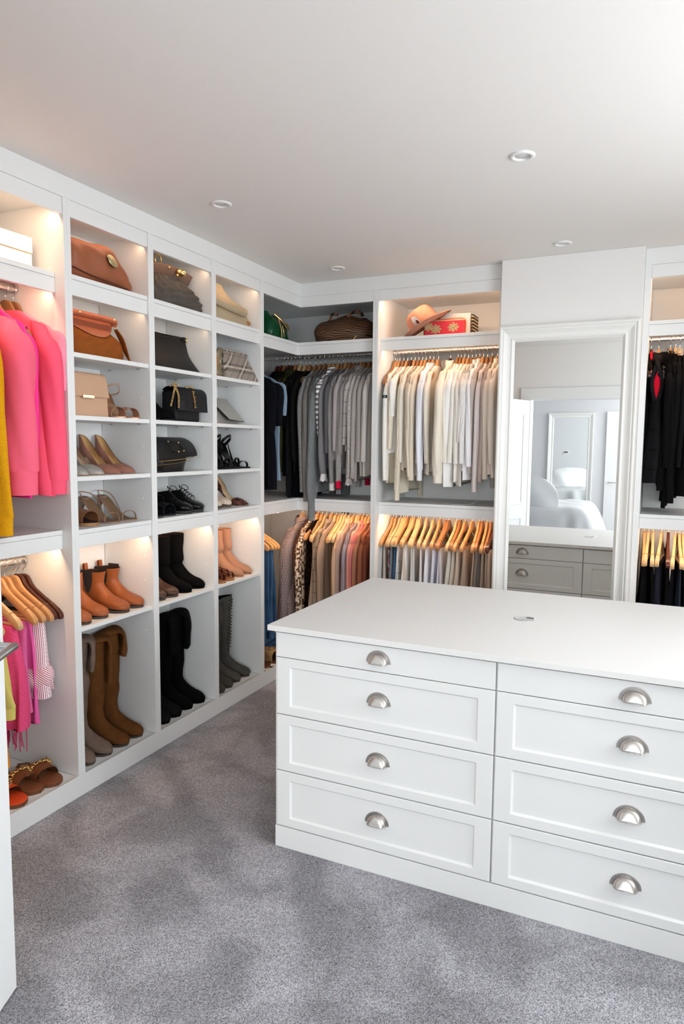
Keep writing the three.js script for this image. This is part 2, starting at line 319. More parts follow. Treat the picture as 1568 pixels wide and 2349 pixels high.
// ---------------------------------------------------------------- island chest
{
  const isl = thing('island_chest', 'white shaker drawer chest standing in the middle of the carpet', 'chest of drawers');
  const x0 = 0.87, x1 = 2.376, zf = 1.772, zb = 0.898, yP = 0.076;
  part(isl, 'carcass', box(x0, x1, 0.03, 0.7735, zb, zf, 0.0015), M.paint);
  part(isl, 'end_panel', box(x0 - 0.004, x0, 0.012, 0.7735, zb - 0.012, zf + 0.012), M.paint);
  part(isl, 'end_panel', box(x1, x1 + 0.004, 0.012, 0.7735, zb - 0.012, zf + 0.012), M.paint);
  for (const [za, zc] of [[zf, zf + 0.018], [zb - 0.018, zb]]) part(isl, 'plinth', box(x0 - 0.003, x1 + 0.003, 0, yP, za, zc), M.paint);
  const cols = [[0.873, 1.6185], [1.6235, 2.373]], rowsY = [[0.682, 0.7665], [0.4815, 0.6795], [0.2805, 0.4785], [0.079, 0.2775]];
  const front = (w, h, panel) => {
    const t = 0.018, s = new THREE.Shape([[-w / 2, -h / 2], [w / 2, -h / 2], [w / 2, h / 2], [-w / 2, h / 2]].map(p => new THREE.Vector2(...p)));
    const b = 0.0022; let g;
    if (!panel) { g = box(-w / 2, w / 2, -h / 2, h / 2, 0, t, 0.002); return g; }
    // shaker front: four rails round a recessed panel with a sloped inner edge
    const bx = 0.05, by = 0.03, sl = 0.006, dp = 0.0065, P = [];
    const q = (a, c, d, e) => P.push(a, c, d, a, d, e);
    const rect = (ix, iy, z) => [V(-w / 2 + ix, -h / 2 + iy, z), V(w / 2 - ix, -h / 2 + iy, z), V(w / 2 - ix, h / 2 - iy, z), V(-w / 2 + ix, h / 2 - iy, z)];
    const loops = [rect(0, 0, 0), rect(0, 0, t - b), rect(b * 0.35, b * 0.35, t - b * 0.35), rect(b, b, t), rect(bx, by, t), rect(bx + sl, by + sl, t - dp)];
    for (let k = 0; k < loops.length - 1; k++) for (let i = 0; i < 4; i++) q(loops[k][i], loops[k][(i + 1) % 4], loops[k + 1][(i + 1) % 4], loops[k + 1][i]);
    const e = loops[5]; q(e[0], e[1], e[2], e[3]);
    g = new THREE.BufferGeometry().setFromPoints(P); g.setAttribute('uv', new THREE.Float32BufferAttribute(P.flatMap(p => [p.x, p.y]), 2)); g.computeVertexNormals(); return g;
  };
  // cup handle: flange plus hooded bowl
  const cupProf = []; { const R = [], N = 22;
    for (let i = 0; i <= 10; i++) { const f = i / 10 * PI / 2; const row = []; for (let j = 0; j <= N; j++) { const a = j / N * PI; const rr = Math.cos(f) * 0.0; row.push(V(Math.cos(a) * lerp(0.0335, 0.0245, Math.sin(f) ** 1.6), Math.sin(a) * lerp(0.0325, 0.004, Math.sin(f) ** 2.2), 0.002 + 0.0215 * Math.sin(f * 0.98) ** 0.75)); } R.push(row); }
    cupProf.push(rings(R, { closed: false })); }
  const lip = []; { const row = (s, z) => Array.from({ length: 23 }, (_, j) => { const a = j / 22 * PI; return V(Math.cos(a) * s[0], Math.sin(a) * s[1], z); });
    lip.push(rings([row([0.042, 0.0405], 0), row([0.042, 0.0405], 0.0016), row([0.0413, 0.0398], 0.0024), row([0.0335, 0.0325], 0.0024), row([0.0325, 0.0315], 0.001)], { closed: false })); }
  const bead = tube([V(-0.0335, 0.0005, 0.003), V(-0.031, 0, 0.013), V(-0.0255, 0, 0.0205), V(-0.012, -0.0002, 0.0232), V(0, -0.0003, 0.0238), V(0.012, -0.0002, 0.0232), V(0.0255, 0, 0.0205), V(0.031, 0, 0.013), V(0.0335, 0.0005, 0.003)], 0.0013, 28, 6);
  const flange = merge(lip), bowl = merge([...cupProf, bead]);
  const fr = {};
  for (const back of [0, 1]) for (const [ci, [a, b]] of cols.entries()) for (const [ri, [ya, yb]] of rowsY.entries()) {
    const key = `${ci}${ri ? 1 : 0}`, g = fr[key] = fr[key] || front(b - a, yb - ya, ri > 0);
    const d = part(isl, 'drawer', g, M.paint); d.position.set((a + b) / 2, (ya + yb) / 2, back ? zb : zf); if (back) d.rotation.y = PI;
    const h = part(d, 'handle', bowl, M.nickel, 'brushed metal cup handle'), f2 = part(d, 'handle_flange', flange, M.nickelEdge);
    for (const o of [h, f2]) o.position.set(0, ri === 0 ? -0.012 : -0.008 + 0.0, ri === 0 ? 0.018 : 0.018 - 0.0065);
  }
  const top = thing('countertop', 'pale grey-white worktop lying on the island chest', 'countertop');
  part(top, 'worktop', box(0.846, 2.40, 0.774, 0.793, 0.862, 1.808, 0.0012), M.counter);
  const gr = thing('cable_grommet', 'round silver cable outlet set in the white worktop', 'cable outlet', [1.618, 0.793, 1.329]);
  part(gr, 'lid', lathe([[0.0001, 0.0028], [0.033, 0.0028], [0.036, 0.0018], [0.037, 0.0002]], 40), std({ color: col(0.75, 0.76, 0.77), metalness: 0.9, roughness: 0.25 }));
  const nt = part(gr, 'cable_slot', box(0.006, 0.031, 0.0026, 0.0034, -0.014, -0.005, 0.0003), M.black);
}

// ---------------------------------------------------------------- framed mirrors
function frameGeo(W, H, prof) {                                        // prof: [inset, height]; mitred round a rectangle
  const P = [], q = (a, b, c, d) => P.push(a, b, c, a, c, d);
  const rect = ([i, z]) => [V(-W / 2 + i, i, z), V(W / 2 - i, i, z), V(W / 2 - i, H - i, z), V(-W / 2 + i, H - i, z)];
  for (let k = 0; k < prof.length - 1; k++) { const a = rect(prof[k]), b = rect(prof[k + 1]); for (let i = 0; i < 4; i++) q(a[i], a[(i + 1) % 4], b[(i + 1) % 4], b[i]); }
  const g = new THREE.BufferGeometry().setFromPoints(P); g.setAttribute('uv', new THREE.Float32BufferAttribute(P.flatMap(p => [p.x, p.y]), 2)); g.computeVertexNormals(); return g;
}
const MPROF = [[0, 0], [0, 0.036], [0.002, 0.041], [0.006, 0.044], [0.011, 0.045], [0.016, 0.043], [0.02, 0.0385], [0.022, 0.0375], [0.024, 0.039], [0.027, 0.0385], [0.034, 0.034], [0.043, 0.0285], [0.053, 0.025], [0.06, 0.0245], [0.063, 0.0265], [0.067, 0.0275], [0.07, 0.026], [0.073, 0.022], [0.081, 0.015], [0.082, 0.01]];
function framedMirror(label, pos, turn, W, H, group) {
  const m = thing('framed_mirror', label, 'mirror', pos, turn, group);
  part(m, 'frame', frameGeo(W, H, MPROF), M.frame);
  const g = new THREE.PlaneGeometry(W - 0.15, H - 0.15); g.translate(0, H / 2, 0.0155);
  part(m, 'mirror_glass', g, M.mirror);
  part(m, 'backing', box(-W / 2 + 0.01, W / 2 - 0.01, 0.01, H - 0.01, 0.0005, 0.008), M.frame);
}
framedMirror('tall cream framed mirror fixed to the white wall between the wardrobe bays', [1.5725, 0.06, 0.0605], 0, 0.684, 1.968);
framedMirror('cream framed bedroom mirror seen in reflection behind the bed', [0.80, 0.22, 7.198], PI, 0.65, 1.70);

// ---------------------------------------------------------------- door leaf, bedroom things
{
  const d = new THREE.Group(); d.name = 'door_1'; d.userData.kind = 'structure'; scene.add(d);
  const ang = Math.atan2(-(3.30 - 2.632), 0.86 - 0.593);               // leaf runs from its free edge to the hinge
  d.position.set(0.593, 0.006, 2.632); d.rotation.y = ang;
  const W = Math.hypot(3.30 - 2.632, 0.86 - 0.593), H = 1.85, t = 0.036;
  part(d, 'door_leaf', box(0, W, 0, H, 0, t, 0.0015), M.paint);
  for (const z of [0, t]) for (const [ya, yb] of [[0.16, 0.72], [0.84, 1.72]]) {
    const m = [], o = 0.0; const xa = 0.11, xb = W - 0.11;
    for (const [p, q2, r, s] of [[xa, xb, ya, ya + 0.02], [xa, xb, yb - 0.02, yb], [xa, xa + 0.02, ya + 0.02, yb - 0.02], [xb - 0.02, xb, ya + 0.02, yb - 0.02]]) m.push(box(p, q2, r, s, z - 0.006, z + 0.006, 0.003));
    part(d, 'panel_moulding', merge(m), M.paint);
  }
  const hm = std({ color: col(0.45, 0.45, 0.455), metalness: 1, roughness: 0.3 });
  const hd = part(d, 'door_handle', merge([cyl(0.026, 0.009, 0.055, 0.915, -0.0045, 'z', 24), cyl(0.0095, 0.05, 0.055, 0.915, -0.03, 'z'), tube([V(0.05, 0.915, -0.056), V(0.075, 0.915, -0.058), V(0.12, 0.911, -0.058), V(0.17, 0.904, -0.056)], 0.0095, 14, 10)]), hm, 'satin metal lever handle');
}
{
  const bed = thing('bed', 'made bed with pale grey duvet reflected in the tall mirror', 'bed');
  part(bed, 'bed_base', box(-0.42, 1.36, 0.05, 0.33, 4.75, 6.15, 0.03), BED);
  part(bed, 'headboard', box(-0.5, -0.43, 0.05, 1.0, 4.7, 6.2, 0.03), BED);
  const n = 60, m = 44, R = [], r = rng(5);
  for (let i = 0; i <= n; i++) { const row = []; for (let j = 0; j <= m; j++) {
    const u = i / n, v = j / m; let x = lerp(-0.05, 1.46, u), z = lerp(4.62, 6.28, v);
    const ex = smooth(0.78, 1, u), ez = Math.max(smooth(0.16, 0, v), smooth(0.84, 1, v));
    const drop = 0.42 * (1 - Math.sqrt(Math.max(0, 1 - ex * ex))) + 0.4 * (1 - Math.sqrt(Math.max(0, 1 - ez * ez)));
    const f = 0.018 * Math.sin(x * 22 + 7 * vnoise(x * 3, z * 3, 2)) * (ez * 1.2 + 0.15) + 0.03 * (vnoise(x * 4, z * 5, 9) - 0.5);
    row.push(V(x - 0.02 * ex + (ez > 0.2 ? 0 : 0), Math.max(0.14, 0.69 - drop + f + 0.02 * Math.sin(u * PI)), z + (v < 0.5 ? 1 : -1) * (ez ** 2) * 0.02 + f * ez * 1.2)); } R.push(row); }
  part(bed, 'duvet', rings(R, { closed: false }), std({ color: col(0.55, 0.56, 0.575), roughness: 0.95 }), 'pale grey duvet');
  const pil = (l, x, y, z, rx, rz, s) => { const g = new THREE.SphereGeometry(1, 40, 24), p = g.attributes.position; for (let i = 0; i < p.count; i++) { let a = p.getX(i), b = p.getY(i), c = p.getZ(i); const e = 0.62; a = spow(a, e); b = spow(b, e); const t = (1 - Math.abs(a) ** 3) * (1 - Math.abs(b) ** 3); p.setXYZ(i, a * 0.34 * (1 - 0.06 * b * b), b * 0.23 * (1 - 0.06 * a * a), spow(c, 0.9) * (0.02 + 0.125 * Math.max(0, t)) + 0.008 * Math.sin(9 * a + 4 * b)); } g.computeVertexNormals(); const m = solo('pillow', g, std({ color: col(0.74, 0.75, 0.76), roughness: 0.95 }), l, 'pillow'); m.position.set(x, y, z); m.rotation.set(rx, 0.35, rz); m.scale.setScalar(s); };
  pil('white pillow propped at the near side of the bed, seen in the tall mirror', 0.60, 0.80, 4.98, -0.3, 0.1, 1.12);
  pil('white pillow leaning at the far side of the bed by the headboard', 0.02, 0.86, 5.8, -0.45, 0, 1.0);
  const th = thing('thermostat', 'small dark wall thermostat seen in the bedroom mirror', 'thermostat', [0.3, 1.3, 3.4325]);
  part(th, 'case', box(-0.045, 0.045, -0.035, 0.035, 0, 0.015, 0.003), M.frame); part(th, 'screen', box(-0.036, 0.036, -0.006, 0.027, 0.0145, 0.0165, 0.001), std({ color: col(0.12, 0.12, 0.12), roughness: 0.4 }));
  const dd = new THREE.Group(); dd.name = 'door_2'; dd.userData.kind = 'structure'; scene.add(dd);
  part(dd, 'door_leaf', box(1.3, 1.72, 0.0, 1.93, 7.16, 7.199, 0.003), M.white); part(dd, 'door_handle', tube([V(1.36, 0.9, 7.16), V(1.36, 0.9, 7.12), V(1.46, 0.9, 7.12)], 0.008, 12, 8), M.nickel);
}
// ---------------------------------------------------------------- fabrics
const T = {
  heather: tex(256, (u, v, x, y) => { const n = 0.5 * vnoise(u * 64, v * 64, 3, 64) + 0.5 * hash2(x, y, 2); return 0.55 + 0.5 * n; }, { srgb: true }),
  marl: tex(256, (u, v, x, y) => { const n = vnoise(u * 40, v * 90, 13, 0) * 0.6 + 0.4 * hash2(x >> 1, y, 4); return 0.35 + 0.75 * smooth(0.25, 0.75, n); }, { srgb: true }),
  knit: tex(128, (u, v) => 0.5 + 0.5 * Math.sin(u * TAU * 8) * Math.sin(v * TAU * 8)),
  rib: tex(128, (u) => 0.5 + 0.5 * Math.sin(u * TAU * 8)),
  stripe: tex(128, (u, v) => (Math.sin(u * TAU * 8) > -0.15 ? [1, 0.96, 0.96] : [0.45, 0.13, 0.2]), { srgb: true }),
  bands: tex(128, (u, v) => (v * 4 % 1 > 0.5 ? [0.9, 0.89, 0.88] : [0.2, 0.19, 0.2]), { srgb: true }),
  hound: tex(128, (u, v) => { const a = (u * 16) % 1, b = (v * 16) % 1; const s = (a < 0.5) + (b < 0.5); return s === 2 ? [0.07, 0.05, 0.055] : s === 1 ? (((a + b) * 4) % 1 > 0.5 ? [0.6, 0.5, 0.45] : [0.13, 0.09, 0.1]) : [0.72, 0.62, 0.55]; }, { srgb: true }),
  check: tex(128, (u, v) => { const l = (t) => (Math.abs((t % 1) - 0.5) < 0.05 ? 0.62 : 1); return 0.8 * l(u * 2) * l(v * 2) + 0.12 * hash2(u * 128, v * 128, 3); }, { srgb: true }),
  snake: tex(256, (u, v) => { const s = vnoise(u * 16 + 2 * vnoise(u * 6, v * 6, 3, 6), v * 14, 5, 0), f = vnoise(u * 60, v * 44, 8); const k = smooth(0.42, 0.5, s) * (f > 0.32 ? 1 : 0.4); return [lerp(0.09, 0.7, k), lerp(0.055, 0.56, k), lerp(0.035, 0.42, k)]; }, { srgb: true }),
  leopard: tex(256, (u, v) => { const s = vnoise(u * 13, v * 13, 15, 13), f = vnoise(u * 34, v * 34, 8, 34); return s > 0.56 || f > 0.72 ? [0.02, 0.008, 0.007] : [0.15, 0.05, 0.03]; }, { srgb: true }),
  denim: tex(256, (u, v, x, y) => { const w = ((x + y) % 6 < 3 ? 0.9 : 1.08) * (0.72 + 0.5 * vnoise(u * 3, v * 5, 4, 0)) * (0.85 + 0.3 * hash2(x, y, 6)); return [0.045 * w, 0.105 * w, 0.20 * w]; }, { srgb: true }),
  print: tex(256, (u, v) => { const s = vnoise(u * 14, v * 14, 21, 14), q = vnoise(u * 20, v * 18, 32, 0); return s > 0.62 ? [0.32, 0.1, 0.14] : q > 0.6 ? [0.05, 0.06, 0.09] : q < 0.3 ? [0.18, 0.3, 0.36] : [0.7, 0.66, 0.62]; }, { srgb: true }),
  plaid: tex(256, (u, v) => { const b = (t, c, w) => (Math.abs(t - c) < w ? 1 : 0); let k = 0.36; const d = b(u, 0.3, 0.06) + b(u, 0.5, 0.06) + b(v, 0.3, 0.06) + b(v, 0.5, 0.06); k -= 0.13 * d; const w = b(u, 0.40, 0.014) + b(u, 0.36, 0.01) + b(u, 0.44, 0.01) + b(v, 0.40, 0.014) + b(v, 0.44, 0.01); if (w) k = 0.74; const r = b(u, 0.9, 0.008) + b(v, 0.9, 0.008); return r ? [0.12, 0.07, 0.06] : [k, k * 0.93, k * 0.86]; }, { srgb: true }),
  suede: tex(256, (u, v, x, y) => 0.72 + 0.2 * vnoise(u * 9, v * 9, 5, 9) + 0.12 * hash2(x, y, 3), { srgb: true }),
  leather: tex(256, (u, v) => 0.5 * vnoise(u * 60, v * 60, 3, 60) + 0.5 * vnoise(u * 24, v * 24, 9, 24)),
  glitter: tex(256, (u, v, x, y) => { const h = hash2(x >> 1, y >> 1, 11); return h > 0.78 ? 1 : h > 0.45 ? 0.6 : 0.3; }, { srgb: true }),
  velvet: tex(128, (u, v, x, y) => 0.7 + 0.3 * hash2(x, y, 9), { srgb: true }),
};
const FAB = {};
function fab(color, kind = 'plain') {
  const key = color + kind; if (FAB[key]) return FAB[key];
  const c = hex(color), o = { color: c, roughness: 0.92 };
  if (kind === 'plain') Object.assign(o, { bumpMap: rep(T.knit, 40), bumpScale: 0.0004 });
  if (kind === 'knit') Object.assign(o, { map: rep(T.heather, 9), bumpMap: rep(T.knit, 22), bumpScale: 0.0012 });
  if (kind === 'heather') Object.assign(o, { map: rep(T.heather, 9), bumpMap: rep(T.knit, 40), bumpScale: 0.0005 });
  if (kind === 'marl') Object.assign(o, { map: rep(T.marl, 7) });
  if (kind === 'rib') Object.assign(o, { bumpMap: rep(T.rib, 14, 1), bumpScale: 0.0022 });
  if (kind === 'stripe') Object.assign(o, { map: rep(T.stripe, 17, 1) });
  if (kind === 'stripe2') Object.assign(o, { map: (() => { const t = rep(T.stripe, 17, 1); t.rotation = 0.9; return t; })() });
  if (kind === 'bands') Object.assign(o, { map: rep(T.bands, 1, 8) });
  if (kind === 'hound') Object.assign(o, { map: rep(T.hound, 6.5) });
  if (kind === 'check') Object.assign(o, { map: rep(T.check, 7) });
  if (kind === 'snake') Object.assign(o, { map: rep(T.snake, 5) });
  if (kind === 'denim') Object.assign(o, { map: rep(T.denim, 3) });
  if (kind === 'print') Object.assign(o, { map: rep(T.print, 5) });
  if (kind === 'satin') Object.assign(o, { roughness: 0.45 });
  return FAB[key] = phy({ specularIntensity: kind === 'satin' ? 0.6 : 0.2, ...o });
}

// ---------------------------------------------------------------- hangers: x along the shoulders, y from the middle of the rail, z along the rail
const ARM = [[0, -0.055], [0.013, -0.0565], [0.024, -0.062], [0.033, -0.074], [0.043, -0.09], [0.058, -0.105], [0.085, -0.122], [0.12, -0.142], [0.155, -0.162], [0.182, -0.18], [0.195, -0.193], [0.199, -0.204]];
const armY = (x) => { x = Math.abs(x); for (let i = 1; i < ARM.length; i++) if (x <= ARM[i][0]) { const [a, b] = [ARM[i - 1], ARM[i]]; return lerp(a[1], b[1], (x - a[0]) / (b[0] - a[0])); } return -0.204 - (x - 0.199) * 1.6; };
const hangerParts = (() => {
  const low = [[0.196, -0.212], [0.186, -0.213], [0.172, -0.205], [0.14, -0.185], [0.1, -0.16], [0.06, -0.135], [0.028, -0.115], [0, -0.108]];
  const R = [...ARM, ...low], L = R.slice(1, -1).reverse().map(([x, y]) => [-x, y]);
  const s = new THREE.Shape([...R, ...L].map(p => new THREE.Vector2(...p)));
  const body = new THREE.ExtrudeGeometry(s, { depth: 0.007, bevelEnabled: true, bevelThickness: 0.0032, bevelSize: 0.0032, bevelSegments: 3, curveSegments: 4 }); body.translate(0, 0, -0.0035);
  const p = body.attributes.position; for (let i = 0; i < p.count; i++) { const x = p.getX(i); p.setZ(i, p.getZ(i) * (1 + 0.5 * smooth(0.13, 0.19, Math.abs(x)))); } const body2 = toCreasedNormals(body, 0.95);
  const groove = merge([-1, 1].map(k => { const g = box(-0.0012, 0.0012, -0.006, 0.002, -0.0082, 0.0082, 0); g.rotateZ(-k * 0.5); g.translate(k * 0.152, -0.158, 0); return g; }));
  const hook = tube([V(0.0005, -0.057, 0), V(0.0005, -0.033, 0), V(0.012, -0.022, 0), V(0.0175, -0.004, 0), V(0.013, 0.011, 0), V(0, 0.0175, 0), V(-0.013, 0.0115, 0), V(-0.0175, -0.001, 0)], 0.0017, 22, 6);
  const bar = cyl(0.0055, 0.36, 0, -0.2, 0, 'x', 10);
  const clip = () => merge([box(-0.008, 0.008, -0.232, -0.2, 0.0035, 0.006, 0.0008), box(-0.008, 0.008, -0.232, -0.2, -0.006, -0.0035, 0.0008), cyl(0.0045, 0.018, 0, -0.207, 0, 'x', 8)]);
  const cg = clip(); const clips = [-0.115, 0.115].map(x => { const g = cg.clone(); g.translate(x, 0, 0); return g; });
  return { body: body2, groove, hook, bar, clips };
})();
const grooveMat = std({ color: col(0.2, 0.09, 0.03), roughness: 0.8 });
const hangerProto = [1, 0].map(bar => M.wood.map((w, i) => { const g = new THREE.Group(); const b = part(g, 'shoulder_bar', hangerParts.body, w); part(b, 'notch', hangerParts.groove, grooveMat); part(g, 'hook', hangerParts.hook, M.chrome); if (!bar) for (const c of g.children) if (c.name === 'shoulder_bar') c.scale.x = 0.92;
  if (bar) part(g, 'trouser_bar', hangerParts.bar, i === 3 ? M.black : w); return g; }));

// ---------------------------------------------------------------- hanging clothes in the same axes
function bodyGeo(o, R) {
  const { len, halfW = 0.205, thick = 0.03, flare = 0.02, folds = 1.35, seed = 1, low = 0 } = o, r = rng(seed), n = 28, Y = [];
  const p1 = r() * 6, p2 = r() * 6, p3 = r() * 6, lean = (r() - 0.5) * 0.03;
  for (let k = 0; k <= 7; k++) Y.push(low ? -low - 0.02 * k / 7 : -0.096 - 0.108 * k / 7);
  const yS = Y[7];
  for (let k = 1; k <= 13; k++) Y.push(yS - (len + yS) * k / 13);
  const rs = Y.map((y, k) => {
    const d = clamp((yS - y) / Math.max(0.1, len + yS)); let hw;
    if (!low && y > -0.204) { hw = 0; for (let x = 0; x <= 0.2; x += 0.002) if (armY(x) > y - 0.006) hw = x; hw = Math.max(0.04, Math.min(hw + 0.014, halfW + 0.01)); } else hw = lerp(Math.min(0.214, halfW + 0.01), halfW, smooth(0, 0.15, d)) + flare * d;
    const th = Math.max(y > -0.3 ? 0.023 : 0, thick * lerp(0.5, 1, smooth(0.06, 0.32, -y)) * (1 + 0.2 * d)), A = folds * lerp(0.002, 0.011, smooth(0.15, 0.7, -y)), ring = [];
    for (let j = 0; j < n; j++) {
      const a = j / n * TAU, cx = spow(Math.cos(a), 0.72), cz = spow(Math.sin(a), 0.75), x = cx * hw;
      const w = A * (Math.sin(x * 34 + p1 + y * 2.5) + 0.6 * Math.sin(x * 61 + p2 - y * 3));
      const sag = k === Y.length - 1 ? 0.006 * Math.sin(x * 30 + p3) : 0;
      ring.push(V(x + (k > 7 ? 0.006 * Math.sin(y * 9 + p3) : 0), y + (d > 0.9 ? 0.012 * Math.cos(cx * 3) * (d - 0.9) * 10 : 0) + sag, cz * th / 2 + w + lean * d));
    }
    return ring;
  });
  return rings(rs);
}
function sleeveGeo(o) {
  const { sleeve, sw = 0.062, st = 0.036, seed = 1, puff = 0 } = o, r = rng(seed + 77), n = 16, m = 16, rs = [], p1 = r() * 6, zt = (r() - 0.5) * 0.03 + (o.drift || 0), xt = 0.012 + r() * 0.02;
  const y0 = -0.168, y1 = -0.17 - sleeve;
  for (let k = 0; k <= m; k++) {
    const t = k / m, y = lerp(y0 + 0.02, y1, t), w = sw * lerp(0.55, 1, smooth(0, 0.16, t)) * lerp(1, puff ? 1.25 : 0.8, smooth(0.2, 0.8, t)) * (puff ? lerp(1, 0.6, smooth(0.86, 1, t)) : 1);
    const th = st * lerp(0.6, 1, smooth(0, 0.15, t)) * lerp(1, 0.85, t), cx = 0.178 + 0.03 * smooth(0, 0.25, t) + xt * Math.sin(t * 2.4) * 0.6, cz = zt * t * t, ring = [];
    for (let j = 0; j < n; j++) { const a = j / n * TAU; const q = 1 + (0.09 * Math.sin(a * 3 + p1 + t * 5) + 0.05 * Math.sin(a * 5 - p1 + t * 11)) * smooth(0.1, 0.4, t); ring.push(V(cx + Math.cos(a) * w / 2 * q - (t < 0.16 ? (0.16 - t) * 0.1 : 0), y - (t < 0.1 ? 0.012 * (Math.cos(a)) : 0), cz + spow(Math.sin(a), 0.85) * th / 2 * q)); }
    rs.push(ring);
  }
  return rings(rs);
}
function cuffGeo(o) {
  const { sleeve, sw = 0.062, st = 0.036, seed = 1, puff = 0, cuff = 0.05, frill = 0 } = o, r = rng(seed + 77); r(); const zt = (r() - 0.5) * 0.03 + (o.drift || 0), xt = 0.012 + r() * 0.02;
  const rs = []; for (let k = 0; k <= 4; k++) { const t = k / 4, w = sw * (puff ? 0.72 : 0.76) * (frill ? lerp(0.9, 1.35, t) : lerp(1.03, 0.95, t)), th = st * 0.86 * (frill ? lerp(0.9, 1.2, t) : 1), ring = [];
    for (let j = 0; j < 16; j++) { const a = j / 16 * TAU, f = frill ? 1 + 0.16 * t * Math.sin(a * 6) : 1; ring.push(V(0.208 + xt * Math.sin(2.4) * 0.6 + Math.cos(a) * w / 2 * f, -0.17 - sleeve + 0.006 - cuff * t + (frill ? 0.006 * t * Math.cos(a * 5) : 0), zt + Math.sin(a) * th / 2 * f)); } rs.push(ring); }
  return rings(rs);
}
function collarGeo(kind, thick) {
  const rs = [], rows = kind === 'hood' ? [[-0.125, 0.115, 0.9], [-0.105, 0.105, 1.5], [-0.085, 0.09, 1.7], [-0.068, 0.066, 1.2], [-0.066, 0.035, 0.5]] : kind === 'shirt' ? [[-0.12, 0.075, 0.8], [-0.1, 0.066, 0.9], [-0.075, 0.062, 0.95], [-0.07, 0.068, 1.05], [-0.095, 0.09, 1.2]] : kind === 'tall' ? [[-0.12, 0.08, 0.8], [-0.095, 0.066, 0.9], [-0.062, 0.058, 0.95], [-0.06, 0.052, 0.8]] : [[-0.125, 0.09, 0.75], [-0.108, 0.08, 0.85], [-0.098, 0.074, 0.9], [-0.097, 0.066, 0.7]];
  for (const [y, w, t] of rows) { const ring = []; for (let j = 0; j < 18; j++) { const a = j / 18 * TAU; ring.push(V(Math.cos(a) * w, y - 0.012 * Math.abs(Math.cos(a)), Math.sin(a) * thick * 0.5 * t)); } rs.push(ring); }
  return rings(rs);
}
function trousersGeo(o) {
  const { len = 0.75, halfW = 0.15, thick = 0.026, seed = 1, pleat = 1, top = -0.205 } = o, r = rng(seed), n = 36, m = 14, rs = [], p1 = r() * 6, p2 = r() * 6, f1 = 38 + r() * 30, lean = (r() - 0.5) * 0.03;
  for (let k = 0; k <= m; k++) {
    const t = k / m, y = lerp(top, -len, t), hw = halfW * (1 + 0.16 * t), th = thick * lerp(0.75, 1.15, t), ring = [];
    for (let j = 0; j < n; j++) { const a = j / n * TAU, x = spow(Math.cos(a), 0.55) * hw; ring.push(V(x + 0.004 * Math.sin(y * 11 + p2), y, spow(Math.sin(a), 0.6) * th / 2 + pleat * lerp(0.001, 0.008, smooth(0, 0.5, t)) * (Math.sin(x * f1 + p1 + t * 2) + 0.5 * Math.sin(x * f1 * 2.1 + p2)) + lean * t)); }
    rs.push(ring);
  }
  return rings(rs);
}
const ORD = ['first', 'second', 'third', 'fourth', 'fifth', 'sixth', 'seventh', 'eighth', 'ninth', 'tenth', 'eleventh', 'twelfth', 'thirteenth', 'fourteenth', 'fifteenth', 'sixteenth', 'seventeenth', 'eighteenth', 'nineteenth', 'twentieth', 'twenty-first', 'twenty-second', 'twenty-third', 'twenty-fourth', 'twenty-fifth', 'twenty-sixth', 'twenty-seventh', 'twenty-eighth', 'twenty-ninth', 'thirtieth', 'thirty-first', 'thirty-second'];
const TONE = ['pale', 'honey', 'amber', 'dark'];
let gseed = 100;
